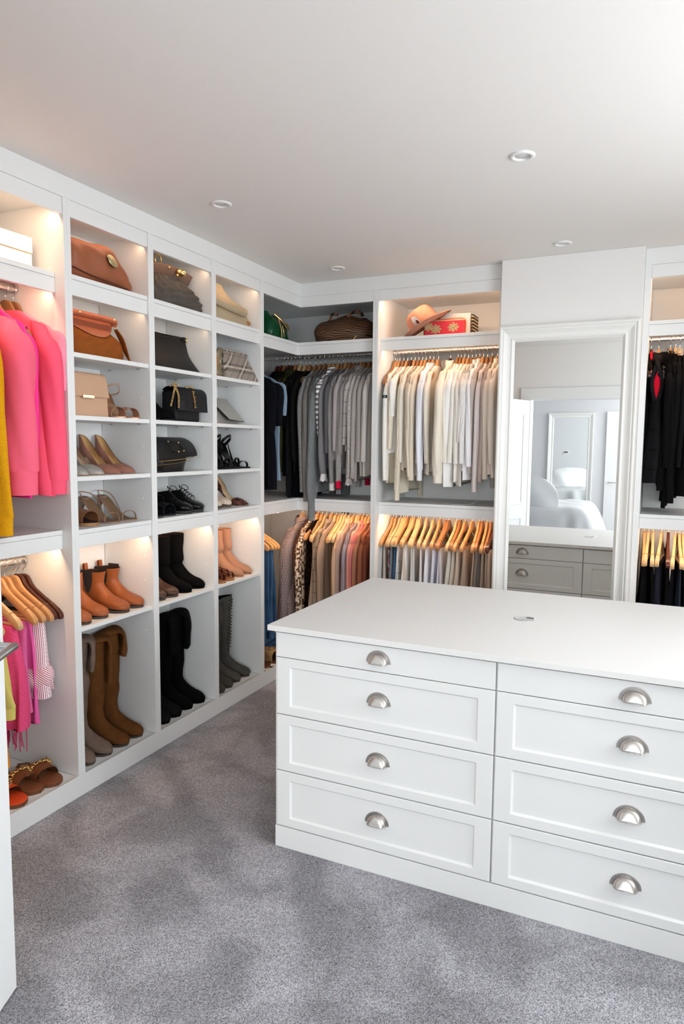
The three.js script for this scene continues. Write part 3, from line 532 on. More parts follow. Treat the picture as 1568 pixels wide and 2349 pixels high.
function garment(name, category, o, m, pos, turn, label, group) {
  const g = thing(name, label, category, pos, turn, group), seed = o.seed = o.seed || gseed++;
  if (o.tilt) g.rotation.z = 0;
  if (o.kind === 'trousers') {
    part(g, o.skirt ? 'panel' : 'legs', trousersGeo(o), m);
    if (o.fringe) { const F = [], q = rng(4); for (let i = 0; i < 46; i++) { const x = lerp(-0.17, 0.19, i / 45), z = (q() - 0.5) * 0.06; F.push(tube([V(x, -0.595, z), V(x + 0.004 * (q() - 0.5), -0.64, z + 0.006 * (q() - 0.5)), V(x + 0.012 * (q() - 0.5), -0.66 - 0.03 * q(), z + 0.01 * (q() - 0.5))], 0.0022, 6, 4)); } const f = part(g, 'fringe', merge(F), m); f.userData.kind = 'stuff'; }
    if (o.roll) part(g, 'rolled_hem', (() => { const R = []; for (let i = 0; i <= 8; i++) { const t = i / 8, ring = []; for (let j = 0; j < 30; j++) { const a = j / 30 * TAU, k = 1 + 0.34 * Math.sin(PI * t); ring.push(V(0.02 + spow(Math.cos(a), 0.7) * 0.15 * (1 + 0.08 * Math.sin(PI * t)), -0.40 - 0.09 * t, spow(Math.sin(a), 0.8) * 0.042 * k + 0.004 * Math.sin(a * 5 + t * 4))); } R.push(ring); } return rings(R); })(), fab('#fff4f4', 'stripe2'));
    if (o.clips) for (const c of hangerParts.clips) part(g, 'clip', c, M.chrome);
    return g;
  }
  part(g, 'body', bodyGeo(o), m);
  if (o.sleeve) { const sg = sleeveGeo(o); for (const k of [0, 1]) { const s = part(g, 'sleeve', sg, o.sleeveMat || m); s.rotation.y = k * PI; if (o.cuff || o.frill) part(s, 'cuff', o._c = o._c || cuffGeo(o), o.cuffMat || m); } }
  if (o.patch) { const b = part(g, 'sleeve_badge', box(-0.0155, 0.0155, -0.0085, 0.0085, 0, 0.0012, 0.0004), fab('#17181c')); b.position.set(0.212, -0.285, 0.0); b.rotation.y = PI / 2; b.position.x = 0.2475; for (const [y, w] of [[0.003, 0.009], [-0.003, 0.006]]) part(b, 'badge_print', box(-w, w, y - 0.0012, y + 0.0012, 0.0011, 0.0015, 0), fab('#cfd2d6')); const d = part(g, 'cuff_button', ball(0.0055, 0.2405, -0.70, -0.006, 0.4, 1, 1, 12), M.black); }
  if (o.buttons) for (let i = 0; i < 3; i++) part(g, 'cuff_button', ball(0.0055, 0.255, -0.70 - i * 0.017, 0.062 - 0.002 * i, 0.5, 1, 1, 10), M.black);
  if (o.fringe) { const F = []; for (let i = 0; i < 40; i++) { const t = i / 40, y = -0.23 - 0.27 * t; F.push(tube([V(0.222, y, 0.014 * Math.sin(i * 2.4)), V(0.238, y - 0.02, 0.016 * Math.sin(i * 2.4 + 0.3)), V(0.236 - 0.004 * (i % 3), y - 0.05, 0.02 * Math.sin(i * 2.4 + 0.6))], 0.0018, 6, 4)); } const f = part(g, 'fringe', merge(F), m); f.userData.kind = 'stuff'; }
  if (o.straps) for (const k of [-1, 1]) part(g, 'strap', sweep([V(k * 0.165, -0.205, -0.016), V(k * 0.163, -0.163, 0), V(k * 0.158, -0.18, 0.014), V(k * 0.13, -0.25, 0.016), V(k * 0.105, -0.33, 0.012)], flat(0.012, 0.002), V(1, 0, 0), { steps: 12 }), m);
  if (o.gilet) { const red = fab('#c8142c'), s2 = part(g, 'armhole_lining', sweep([V(0.19, -0.16, 0.004), V(0.206, -0.2, 0.02), V(0.212, -0.27, 0.022), V(0.21, -0.34, 0.0), V(0.212, -0.27, -0.022), V(0.206, -0.2, -0.016)], flat(0.016, 0.004), V(0.2, 0, 1), { closed: true, steps: 30 }), fab('#17171a')); const R = []; for (let i = 0; i <= 12; i++) { const t = i / 12, y = lerp(-0.19, -0.335, t), w = 0.02 * Math.sin(PI * clamp(t * 0.92 + 0.04)); R.push([V(0.2, y, -w), V(0.207, y, -w * 0.5), V(0.207, y, w * 0.5), V(0.2, y, w)]); } part(g, 'red_lining', rings(R, { closed: false }), red); part(g, 'collar_edge', tube([V(0.03, -0.07, 0.03), V(0.08, -0.085, 0.034), V(0.125, -0.12, 0.032)], 0.006, 16, 7), red); for (let i = 0; i < 4; i++) part(g, 'quilt_seam', sweep([V(-0.2, -0.38 - i * 0.1, 0.0), V(-0.1, -0.385 - i * 0.1, 0.034), V(0.1, -0.385 - i * 0.1, 0.034), V(0.215, -0.38 - i * 0.1, 0.012), V(0.22, -0.38 - i * 0.1, -0.012)], flat(0.006, 0.003), V(0, 1, 0), { steps: 20 }), fab('#0c0c0d')); }
  if (o.fur) { const q = rng(9), F = []; for (let i = 0; i < 420; i++) { const a = q() * TAU, h = q(), x = 0.06 + 0.13 * q(), y = -0.05 - x * 0.75 + 0.05 * h, z = (q() - 0.5) * 0.05, d = V((q() - 0.3) * 0.04, (q() - 0.2) * 0.035, (q() - 0.5) * 0.06); const gg = new THREE.ConeGeometry(0.0018, d.length() + 0.02, 3); gg.translate(0, (d.length() + 0.02) / 2, 0); gg.applyQuaternion(new THREE.Quaternion().setFromUnitVectors(V(0, 1, 0), d.normalize())); gg.translate(x, y - 0.03, z); F.push(gg); } const f = part(g, 'fur_collar', merge(F), fab('#141011')); f.userData.kind = 'stuff'; }
  if (o.collar !== 'none') part(g, 'collar', collarGeo(o.collar || 'crew', (o.thick || 0.03) * 1.15), o.collarMat || m);
  return g;
}
// one rail of hangers and clothes; list rows: [position along the rail, tone, spec or null, fabric, description, name, category]
function railOf(place, list, { pos, turn, yaw = 0.05, railName }) {
  let k = 0; const seenTotal = list.length;
  list.forEach(([s, tone, o, m, desc, name, cat], i) => {
    const r = rng(i * 31 + place.length * 7 + Math.round(s * 1000)), P = pos(s), a = turn + (o && o.yaw !== undefined ? o.yaw : (r() - 0.5) * 2 * yaw), dy = (r() - 0.5) * 0.008;
    P[1] += dy;
    const ord = ORD[i];
    const h = hangerProto[o && !o.kind ? 1 : 0][tone].clone(); h.name = numbered('wooden_hanger'); scene.add(h); h.position.set(...P); h.rotation.y = a;
    tag(h, `${TONE[tone]} wooden hanger, ${ord} from the left on the ${place}`, 'hanger', `hangers on the ${place}`);
    if (o) garment(name || 'hanging_jumper', cat || 'top', o, m, P, a, `${desc}, ${ord} hanger, ${place}`, `clothes on the ${place}`);
  });
}
function rail(label, a, b, y, group) {
  const t = thing('clothes_rail', label, 'rail', [0, 0, 0]), A = V(a[0], y, a[1]), B = V(b[0], y, b[1]), d = B.clone().sub(A), side = V(0, 1, 0);
  const prof = Array.from({ length: 14 }, (_, i) => [Math.cos(i / 14 * TAU) * 0.0135, Math.sin(i / 14 * TAU) * 0.0068]);
  part(t, 'bar', sweep([A, A.clone().lerp(B, 0.33), A.clone().lerp(B, 0.66), B], prof, side, { steps: 3 }), M.railMetal);
  for (const E of [A, B]) { const g = cyl(0.018, 0.006, 0, 0, 0, 'x', 20); if (Math.abs(d.z) > Math.abs(d.x)) g.rotateY(PI / 2); g.translate(E.x, E.y, E.z); part(t, 'end_bracket', g, M.railMetal); }
}
M.railMetal = std({ color: col(0.70, 0.68, 0.66), metalness: 1, roughness: 0.33 });
const RZ = -0.256, XT = -PI / 2;
rail('upper oval metal rail in the far left bay holding pink clothes', [RZ, 1.846], [RZ, 2.78], 1.988);
rail('lower oval metal rail in the far left bay holding pink scarf and trousers', [RZ, 1.846], [RZ, 2.78], 0.935);
rail('dark upper corner rail holding black and grey clothes', [-0.512, RZ], [0.472, RZ], 1.975);
rail('short upper side rail in the corner holding the navy tops', [RZ, 0.10], [RZ, 0.428], 1.945);
rail('lower corner rail holding the blazers and brown dresses', [-0.512, RZ], [0.472, RZ], 1.008);
rail('short lower side rail in the corner holding the denim', [RZ, 0.10], [RZ, 0.428], 0.985);
rail('brightly lit upper rail of the white clothes bay under the hat shelf', [0.511, RZ], [1.206, RZ], 1.975);
rail('lower rail of the white clothes bay holding the folded trousers', [0.511, RZ], [1.206, RZ], 1.012);
rail('upper rail right of the mirror holding the black jackets', [1.95, RZ], [2.648, RZ], 1.975);
rail('lower rail right of the mirror holding the black trousers', [1.95, RZ], [2.648, RZ], 1.008);

const W = (len, sleeve, x = {}) => ({ len, sleeve, ...x });
const TR = (x = {}) => ({ kind: 'trousers', ...x });
const backAt = (y) => (s) => [s, y, RZ], leftAt = (y) => (s) => [RZ, y, s];
// ---- white clothes bay, upper rail
railOf('upper rail under the pink hat', [
  [0.522, 2, null], [0.534, 1, null],
  [0.552, 1, W(0.76, 0.60, { sw: 0.075, thick: 0.022, patch: 1, cuff: 0.012 }), fab('#f4f1ea'), 'white jumper with a small black sleeve badge'],
  [0.578, 2, W(0.78, 0.42, { thick: 0.02 }), fab('#efe4d0', 'rib'), 'cream ribbed cardigan'],
  [0.602, 1, W(0.60, 0.23, { sw: 0.08, thick: 0.02 }), fab('#f0eeea'), 'white short sleeved tee', 'hanging_tee', 't-shirt'],
  [0.626, 3, W(0.84, 0.66, { thick: 0.022, cuff: 0.07 }), fab('#ece2cd', 'rib'), 'long cream cardigan with ribbed hanging cuffs', 'hanging_cardigan', 'cardigan'],
  [0.65, 1, W(0.70, 0.50, { thick: 0.024 }), fab('#e9e1d2'), 'ivory knit jumper'],
  [0.674, 2, W(0.72, 0.53, { sw: 0.07, thick: 0.026 }), fab('#cdc0ac', 'knit'), 'oatmeal flecked jumper'],
  [0.698, 1, W(0.74, 0.58, { thick: 0.02 }), fab('#e6dac8'), 'pale beige blouse'],
  [0.72, 1, W(0.74, 0.60, { thick: 0.02 }), fab('#ddd0bd'), 'sand blouse'],
  [0.745, 2, W(0.70, 0.56, { collar: 'shirt', cuff: 0.05, thick: 0.018 }), fab('#e6e7ef', 'satin'), 'pale lavender shirt with turned cuff', 'hanging_shirt', 'shirt'],
  [0.768, 1, W(0.70, 0.50, { collar: 'shirt', thick: 0.018 }), fab('#e9e9f0'), 'white cotton shirt', 'hanging_shirt', 'shirt'],
  [0.797, 1, W(0.72, 0.50, { thick: 0.022 }), fab('#eae2d4'), 'cream fine jumper'],
  [0.871, 3, W(0.74, 0.57, { sw: 0.115, st: 0.06, puff: 1, cuff: 0.05, thick: 0.05, collar: 'tall' }), fab('#efe7d7'), 'big cream sweatshirt with a full sleeve', 'hanging_sweatshirt', 'sweatshirt'],
  [0.917, 2, W(0.72, 0.50, { thick: 0.022, folds: 1.6 }), fab('#ece6dc'), 'white pleated blouse'],
  [0.936, 2, W(0.80, 0.42, { thick: 0.022, folds: 1.8 }), fab('#f1efed'), 'long white pleated tunic'],
  [0.957, 1, W(0.76, 0.5, { thick: 0.022, folds: 1.6 }), fab('#ece8e0'), 'off-white pleated blouse'],
  [0.979, 1, W(0.78, 0.5, { thick: 0.022, folds: 1.4 }), fab('#e5e0d8'), 'white draped top'],
  [1.002, 2, W(0.50, 0.38, { thick: 0.02, fringe: 1 }), fab('#e6e1da', 'rib'), 'white fringed knit'],
  [1.024, 2, W(0.70, 0.5, { thick: 0.024, collar: 'tall' }), fab('#e9e6e4', 'rib'), 'white ribbed jumper'],
  [1.046, 2, W(0.76, 0.52, { thick: 0.02, collar: 'tall' }), fab('#f1f0f2'), 'white shirt dress'],
  [1.068, 1, W(0.72, 0.46, { thick: 0.022 }), fab('#d9cdc6', 'heather'), 'pale pink grey knit'],
  [1.092, 2, W(0.74, 0.64, { thick: 0.024, sw: 0.07, cuff: 0.02 }), fab('#ddd2cf'), 'pale lilac jumper with long sleeve'],
  [1.118, 2, W(0.72, 0.56, { sw: 0.072, thick: 0.03, cuff: 0.05 }), fab('#cdbcb2', 'knit'), 'taupe jumper', ],
  [1.148, 1, W(0.72, 0.54, { sw: 0.07, thick: 0.03, cuff: 0.05, collar: 'tall' }), fab('#e3d6c8'), 'beige roll neck jumper'],
  [1.178, 2, W(0.74, 0.5, { thick: 0.03 }), fab('#e8dccf'), 'cream coat-like knit'],
], { pos: backAt(1.975), turn: XT });
// ---- white clothes bay, lower rail
railOf('lower rail under the pink hat', [
  [0.528, 1, TR({ thick: 0.02 }), fab('#cbbfb4'), 'beige trousers', 'trousers', 'trousers'],
  [0.545, 1, TR({ thick: 0.02 }), fab('#d8d0ca', 'print'), 'floral print trousers', 'trousers', 'trousers'],
  [0.576, 0, TR({ thick: 0.018 }), fab('#8d949a', 'heather'), 'grey jeans', 'jeans', 'jeans'],
  [0.594, 0, TR({ thick: 0.02, clips: 1 }), fab('#ffffff', 'denim'), 'light blue jeans', 'jeans', 'jeans'],
  [0.606, 0, TR({ thick: 0.016 }), fab('#dfe0de', 'check'), 'white printed trousers', 'trousers', 'trousers'],
  [0.620, 1, TR({ thick: 0.016, clips: 1 }), fab('#ece9e4'), 'off-white jeans', 'jeans', 'jeans'],
  [0.652, 1, TR({ thick: 0.022 }), fab('#dccdbd'), 'pale camel trousers', 'trousers', 'trousers'],
  [0.665, 0, TR({ thick: 0.02, clips: 1 }), fab('#f0eff0'), 'white trousers', 'trousers', 'trousers'],
  [0.692, 0, TR({ thick: 0.024, clips: 1 }), fab('#f2f1ec'), 'bright white jeans', 'jeans', 'jeans'],
  [0.704, 0, TR({ thick: 0.016 }), fab('#d8d8d6'), 'pale grey trousers', 'trousers', 'trousers'],
  [0.745, 0, TR({ thick: 0.022, clips: 1 }), fab('#ebe6e6'), 'white linen trousers', 'trousers', 'trousers'],
  [0.788, 0, TR({ thick: 0.026, clips: 1 }), fab('#eeeef3'), 'crisp white trousers', 'trousers', 'trousers'],
  [0.829, 1, TR({ thick: 0.03, pleat: 1.5 }), fab('#dedeea'), 'pale lavender pleated trousers', 'trousers', 'trousers'],
  [0.868, 2, TR({ thick: 0.024, pleat: 1.4 }), fab('#e6e6f1'), 'lavender white trousers', 'trousers', 'trousers'],
  [0.884, 2, TR({ thick: 0.018 }), fab('#d7d3d3'), 'stone grey trousers', 'trousers', 'trousers'],
  [0.935, 0, TR({ thick: 0.03, pleat: 1.7 }), fab('#dcd7cc'), 'ivory pleated trousers', 'trousers', 'trousers'],
  [0.957, 2, TR({ thick: 0.022, pleat: 1.5 }), fab('#d9cdbf'), 'cream pleated trousers', 'trousers', 'trousers'],
  [0.985, 1, TR({ thick: 0.026, pleat: 1.4 }), fab('#d2c2b2'), 'beige wide trousers', 'trousers', 'trousers'],
  [1.028, 1, TR({ thick: 0.034, pleat: 1.7 }), fab('#b9a594'), 'taupe pleated trousers', 'trousers', 'trousers'],
  [1.07, 1, TR({ thick: 0.02, pleat: 1.2 }), fab('#cdb9a7'), 'light tan trousers', 'trousers', 'trousers'],
  [1.09, 2, TR({ thick: 0.036, pleat: 1.8 }), fab('#a39a94', 'heather'), 'grey marl pleated trousers', 'trousers', 'trousers'],
  [1.118, 1, TR({ thick: 0.024 }), fab('#bfae9f'), 'mushroom trousers', 'trousers', 'trousers'],
  [1.142, 2, TR({ thick: 0.03 }), fab('#c9b6a6', 'heather'), 'sand flecked trousers', 'trousers', 'trousers'],
  [1.17, 3, TR({ thick: 0.03 }), fab('#d2bfae'), 'peach beige trousers', 'trousers', 'trousers'],
], { pos: backAt(1.012), turn: XT, yaw: 0.07 });
// ---- corner, upper back rail
railOf('upper corner rail', [
  [-0.307, 3, W(0.72, 0.5), fab('#0b0b0e'), 'black jumper'], [-0.276, 3, W(0.7, 0.5), fab('#101014'), 'soft black jumper'],
  [-0.251, 2, W(0.7, 0.5), fab('#15140f'), 'black cotton top'], [-0.222, 3, W(0.72, 0.5), fab('#17170f'), 'very dark green top'],
  [-0.195, 3, W(0.72, 0.54, { collar: 'hood', sw: 0.075, thick: 0.04 }), fab('#33321f', 'knit'), 'olive hooded sweatshirt', 'hanging_hoodie', 'hoodie'],
  [-0.168, 2, W(0.74, 0.5, { thick: 0.034 }), fab('#3a3922'), 'dark olive jacket', 'hanging_jacket', 'jacket'],
  [-0.137, 0, W(0.76, 0.3, { thick: 0.03 }), fab('#0f0f10'), 'black sleeveless top'],
  [-0.098, 0, W(0.92, 0.72, { thick: 0.036 }), fab('#121316'), 'long black cardigan', 'hanging_cardigan', 'cardigan'],
  [-0.068, 2, W(0.74, 0.5, { thick: 0.034 }), fab('#131312'), 'black blouse'],
  [-0.024, 2, W(0.74, 0.64, { sw: 0.078, st: 0.045, thick: 0.042, cuff: 0.06 }), fab('#9b9a9a', 'marl'), 'light grey flecked jumper'],
  [0.012, 2, W(0.78, 0.70, { sw: 0.08, st: 0.045, thick: 0.036, cuff: 0.06 }), fab('#85807a', 'heather'), 'grey brown jumper with long sleeve'],
  [0.044, 2, W(0.7, 0.5, { thick: 0.03 }), fab('#6b6a6a', 'marl'), 'charcoal flecked jumper'],
  [0.08, 1, W(0.86, 0.79, { sw: 0.085, st: 0.05, thick: 0.036, cuff: 0.09, puff: 1 }), fab('#808485', 'rib'), 'grey knit with a long ribbed cuff'],
  [0.108, 1, W(0.5, 0.35, { thick: 0.028, collar: 'hood' }), fab('#ffffff', 'bands'), 'grey and white striped top'],
  [0.138, 1, W(0.70, 0.58, { sw: 0.085, thick: 0.04, cuff: 0.05, frill: 1, puff: 1, cuffMat: fab('#dcdad8') }), fab('#8a888a', 'heather'), 'mid grey jumper with a white frilled cuff'],
  [0.172, 2, W(0.7, 0.45, { thick: 0.026 }), fab('#5d5c60'), 'dark grey fine knit'],
  [0.196, 1, W(0.72, 0.64, { thick: 0.026, cuff: 0.05, cuffMat: fab('#cfccc8') }), fab('#8d8a88', 'rib'), 'grey zipped cardigan with a pale edge', 'hanging_cardigan', 'cardigan'],
  [0.222, 2, W(0.66, 0.44, { thick: 0.028 }), fab('#aaa1a2'), 'mauve grey top'],
  [0.25, 2, W(0.74, 0.62, { thick: 0.028, cuff: 0.05, cuffMat: fab('#d1143f') }), fab('#9b9895', 'rib'), 'grey top with a bright red cuff'],
  [0.278, 2, W(0.7, 0.46, { thick: 0.026, collar: 'tall' }), fab('#a49d9b', 'knit'), 'warm grey jumper'],
  [0.3, 1, W(0.6, 0.4, { thick: 0.026, collar: 'shirt' }), fab('#c3bcb9', 'check'), 'pale grey checked shirt', 'hanging_shirt', 'shirt'],
  [0.326, 2, W(0.76, 0.60, { sw: 0.085, thick: 0.034, cuff: 0.05, frill: 1 }), fab('#c9c2bd', 'marl'), 'pale grey space-dyed jumper with a lace cuff'],
  [0.356, 2, W(0.78, 0.56, { sw: 0.07, thick: 0.03, cuff: 0.05, frill: 1 }), fab('#b7afaa', 'heather'), 'dove grey jumper'],
  [0.388, 2, W(0.74, 0.5, { thick: 0.03 }), fab('#b3aba6', 'knit'), 'silver grey knit'],
  [0.42, 1, W(0.74, 0.5, { thick: 0.03 }), fab('#c2bab4'), 'light stone jumper'],
], { pos: backAt(1.975), turn: XT });
railOf('upper side rail in the corner', [
  [0.335, 3, W(0.78, 0.3, { sw: 0.1, thick: 0.05 }), fab('#0d0e13'), 'navy short sleeved dress', 'hanging_dress', 'dress'],
  [0.272, 0, W(0.80, 0.26, { sw: 0.1, thick: 0.045 }), fab('#0f1017'), 'dark navy tunic under a pale hanger', 'hanging_dress', 'dress'],
  [0.205, 1, W(0.74, 0.2, { sw: 0.08, thick: 0.04 }), fab('#8fa6bd', 'heather'), 'pale denim blue top'],
], { pos: leftAt(1.945), turn: 0.12 });
// ---- corner, lower back rail
railOf('lower corner rail', [
  [-0.118, 0, W(0.72, 0.60, { sw: 0.11, st: 0.085, thick: 0.06, collar: 'shirt', buttons: 1, drift: 0.05 }), fab('#ffffff', 'hound'), 'brown dogtooth blazer', 'hanging_blazer', 'blazer'],
  [-0.052, 1, W(0.64, 0.48, { thick: 0.036 }), fab('#4a3029'), 'chocolate brown jacket', 'hanging_jacket', 'jacket'],
  [-0.03, 3, W(0.84, 0.62, { sw: 0.075, thick: 0.034, collar: 'tall' }), fab('#ffffff', 'snake'), 'snakeskin print dress', 'hanging_dress', 'dress'],
  [0.0, 1, W(0.8, 0, { thick: 0.026, halfW: 0.15, collar: 'none' }), fab('#2c1f14', 'snake'), 'dark leopard slip dress', 'hanging_dress', 'dress'],
  [0.03, 1, W(0.8, 0, { thick: 0.024, halfW: 0.16, collar: 'none' }), fab('#8d7350', 'satin'), 'bronze strappy top', 'hanging_camisole', 'camisole'],
  [0.06, 0, TR({ thick: 0.044, halfW: 0.17, top: -0.19 }), fab('#a99684', 'satin'), 'taupe satin skirt', 'hanging_skirt', 'skirt'],
  [0.1, 1, W(0.8, 0.6, { thick: 0.04, sw: 0.08, collar: 'shirt' }), fab('#8d7d6c', 'check'), 'grey brown checked blazer', 'hanging_blazer', 'blazer'],
  [0.132, 0, W(0.8, 0.6, { sw: 0.085, thick: 0.036 }), fab('#9a8371'), 'taupe coat with seamed sleeve', 'hanging_coat', 'coat'],
  [0.158, 1, TR({ thick: 0.03, halfW: 0.16 }), fab('#6f5b46'), 'brown trousers', 'trousers', 'trousers'],
  [0.18, 0, TR({ thick: 0.024, halfW: 0.16 }), fab('#8a7159'), 'tan brown trousers', 'trousers', 'trousers'],
  [0.2, 0, TR({ thick: 0.024, halfW: 0.16 }), fab('#9c846c'), 'camel trousers', 'trousers', 'trousers'],
  [0.226, 0, W(0.8, 0.62, { sw: 0.095, st: 0.05, thick: 0.044, collar: 'tall' }), fab('#c3a488'), 'camel roll neck jumper'],
  [0.256, 1, W(0.78, 0.5, { sw: 0.07, thick: 0.034 }), fab('#b99a8c', 'heather'), 'dusty pink jumper'],
  [0.282, 0, W(0.7, 0, { thick: 0.026, halfW: 0.17 }), fab('#8b6a5c'), 'mauve brown camisole', 'hanging_camisole', 'camisole'],
  [0.3, 1, W(0.8, 0.6, { thick: 0.028, sw: 0.07 }), fab('#9c929c', 'rib'), 'lilac grey ribbed cardigan', 'hanging_cardigan', 'cardigan'],
  [0.325, 1, W(0.8, 0.6, { thick: 0.03, sw: 0.07, collar: 'shirt' }), fab('#c98c7f'), 'blush pink blouse'],
  [0.348, 1, W(0.8, 0.6, { thick: 0.028, sw: 0.066 }), fab('#c4706f'), 'rose pink jumper'],
  [0.37, 1, W(0.8, 0.6, { thick: 0.03, sw: 0.07 }), fab('#9d6a53'), 'rust brown blouse'],
  [0.4, 1, W(0.8, 0.6, { thick: 0.034, sw: 0.075 }), fab('#86503a'), 'russet brown jumper'],
  [0.44, 1, W(0.78, 0.5, { thick: 0.03 }), fab('#6c3b2b'), 'dark rust top'],
], { pos: backAt(1.008), turn: XT, yaw: 0.06 });
railOf('lower side rail in the corner', [
  [0.29, 1, TR({ thick: 0.034, halfW: 0.16, len: 0.78 }), fab('#ffffff', 'denim'), 'washed blue jeans', 'jeans', 'jeans'],
  [0.25, 1, TR({ thick: 0.036, halfW: 0.165, len: 0.72 }), fab('#e0e4e8', 'denim'), 'dark blue jeans', 'jeans', 'jeans'],
  [0.212, 1, TR({ thick: 0.034, halfW: 0.17, len: 0.76 }), fab('#f4f4f4', 'denim'), 'mid blue jeans', 'jeans', 'jeans'],
  [0.175, 1, TR({ thick: 0.03, halfW: 0.16, len: 0.7 }), fab('#c8d4de', 'denim'), 'deep indigo jeans', 'jeans', 'jeans'],
], { pos: leftAt(0.985), turn: 0.05 });
// ---- black clothes bay right of the mirror
railOf('upper rail right of the mirror', [
  [1.958, 3, W(0.7, 0, { thick: 0.02, halfW: 0.17, clips: 1 }), fab('#0c0c0d'), 'black spotted skirt top'],
  [1.995, 1, W(0.74, 0, { thick: 0.06, halfW: 0.2, flare: 0.01, collar: 'hood', gilet: 1 }), fab('#1d1c1e'), 'black padded gilet with red lining', 'hanging_gilet', 'gilet'],
  [2.05, 1, W(0.78, 0.5, { thick: 0.055, sw: 0.09, fur: 1, yaw: 0 }), fab('#0b0a0b'), 'black coat with a fur collar', 'hanging_coat', 'coat'],
  [2.074, 0, W(0.86, 0.68, { thick: 0.024 }), fab('#0e0d0f'), 'long black cardigan', 'hanging_cardigan', 'cardigan'],
  [2.094, 0, W(0.82, 0.5, { thick: 0.02 }), fab('#100f10'), 'black shirt', 'hanging_shirt', 'shirt'],
  [2.118, 1, W(0.8, 0.5, { thick: 0.024 }), fab('#131214'), 'black wool jacket', 'hanging_jacket', 'jacket'],
  [2.148, 0, W(0.8, 0.5, { thick: 0.03 }), fab('#232327'), 'charcoal jacket', 'hanging_jacket', 'jacket'],
  [2.185, 1, W(0.8, 0.5, { thick: 0.03 }), fab('#111'), 'black dress', 'hanging_dress', 'dress'],
], { pos: backAt(1.975), turn: XT, yaw: 0.03 });
railOf('lower rail right of the mirror', [
  [1.972, 1, TR({ thick: 0.03, clips: 1 }), fab('#101013'), 'black dungarees', 'trousers', 'trousers'],
  [1.993, 0, TR({ thick: 0.026, clips: 1 }), fab('#0c0c0e'), 'black trousers', 'trousers', 'trousers'],
  [2.014, 0, TR({ thick: 0.026, clips: 1 }), fab('#0e0d0e'), 'black flared trousers', 'trousers', 'trousers'],
  [2.056, 0, TR({ thick: 0.05, clips: 1 }), fab('#23232e'), 'dark slate trousers', 'trousers', 'trousers'],
  [2.088, 3, TR({ thick: 0.03, clips: 1 }), fab('#0c0c0d'), 'black leggings', 'trousers', 'trousers'],
  [2.122, 0, TR({ thick: 0.022, clips: 1 }), fab('#121218'), 'black jeans', 'jeans', 'jeans'],
  [2.14, 0, TR({ thick: 0.018, clips: 1 }), fab('#2b3442'), 'blue black jeans', 'jeans', 'jeans'],
  [2.158, 0, TR({ thick: 0.022, clips: 1 }), fab('#0e0e10'), 'black tailored trousers', 'trousers', 'trousers'],
], { pos: backAt(1.008), turn: XT, yaw: 0.1 });
// ---- pink bay at far left (left to right)
railOf('upper rail of the pink bay', [
  [2.15, 1, W(0.9, 0.68, { sw: 0.11, st: 0.06, thick: 0.05, cuff: 0.07, drift: -0.045 }), fab('#ffb71c', 'heather'), 'mustard yellow jumper'],
  [2.03, 1, W(0.76, 0.52, { sw: 0.13, st: 0.12, thick: 0.085, cuff: 0.09, collar: 'hood', yaw: 0.0 }), fab('#ff6d88', 'plain'), 'coral pink hooded sweatshirt with a long sleeve', 'hanging_hoodie', 'hoodie'],
  [1.972, 2, W(0.78, 0.5, { sw: 0.09, st: 0.04, thick: 0.03, collar: 'none' }), fab('#ff3f9a'), 'magenta pink hooded top', 'hanging_hoodie', 'hoodie'],
  [1.945, 2, W(0.76, 0, { thick: 0.03, halfW: 0.13, flare: 0.06, collar: 'none', straps: 1, low: 0.3 }), fab('#ff6f9a', 'rib'), 'pink ribbed camisole with thin straps', 'hanging_camisole', 'camisole'],
  [1.888, 2, W(0.78, 0.56, { collar: 'none', sw: 0.095, st: 0.085, thick: 0.065, cuff: 0.06, drift: -0.01 }), fab('#ff5f7c'), 'coral pink jumper nearest the side panel'],
  [1.853, 2, W(0.66, 0.2, { sw: 0.08, st: 0.03, thick: 0.024, cuff: 0.03 }), fab('#ff9db4'), 'pale pink short sleeved tee', 'hanging_tee', 't-shirt'],
], { pos: leftAt(1.988), turn: 0, yaw: 0.03 });
railOf('lower rail of the pink bay', [
  [2.175, 0, W(0.60, 0.30, { sw: 0.10, st: 0.05, thick: 0.03, cuff: 0.05, collar: 'shirt', drift: -0.045 }), fab('#dccb70'), 'lime yellow shirt with turned cuff', 'hanging_shirt', 'shirt'],
  [2.115, 0, TR({ thick: 0.045, halfW: 0.15, len: 0.72, seed: 5 }), fab('#f0962a', 'plain'), 'orange patterned dress', 'hanging_dress', 'dress'],
  [2.03, 0, TR({ thick: 0.07, halfW: 0.165, len: 0.60, pleat: 1.6, fringe: 1 }), fab('#ff5a8e', 'heather'), 'hot pink scarf with a tasselled end', 'hanging_scarf', 'scarf'],
  [1.965, 1, TR({ thick: 0.04, halfW: 0.14, len: 0.56 }), fab('#f573ae', 'heather'), 'rose pink shorts', 'hanging_shorts', 'shorts'],
  [1.938, 1, TR({ thick: 0.03, halfW: 0.13, len: 0.62 }), fab('#ee66ad'), 'orchid pink trousers', 'trousers', 'trousers'],
  [1.9, 1, TR({ thick: 0.07, halfW: 0.15, len: 0.52, pleat: 0.7, roll: 1 }), fab('#ffffff', 'stripe'), 'red and white striped trousers, rolled hem', 'trousers', 'trousers'],
  [1.878, 3, TR({ thick: 0.02, halfW: 0.14, len: 0.50 }), fab('#d3b3b3'), 'dusty pink trousers', 'trousers', 'trousers'],
  [1.852, 3, null],
], { pos: leftAt(0.935), turn: 0, yaw: 0.04 });
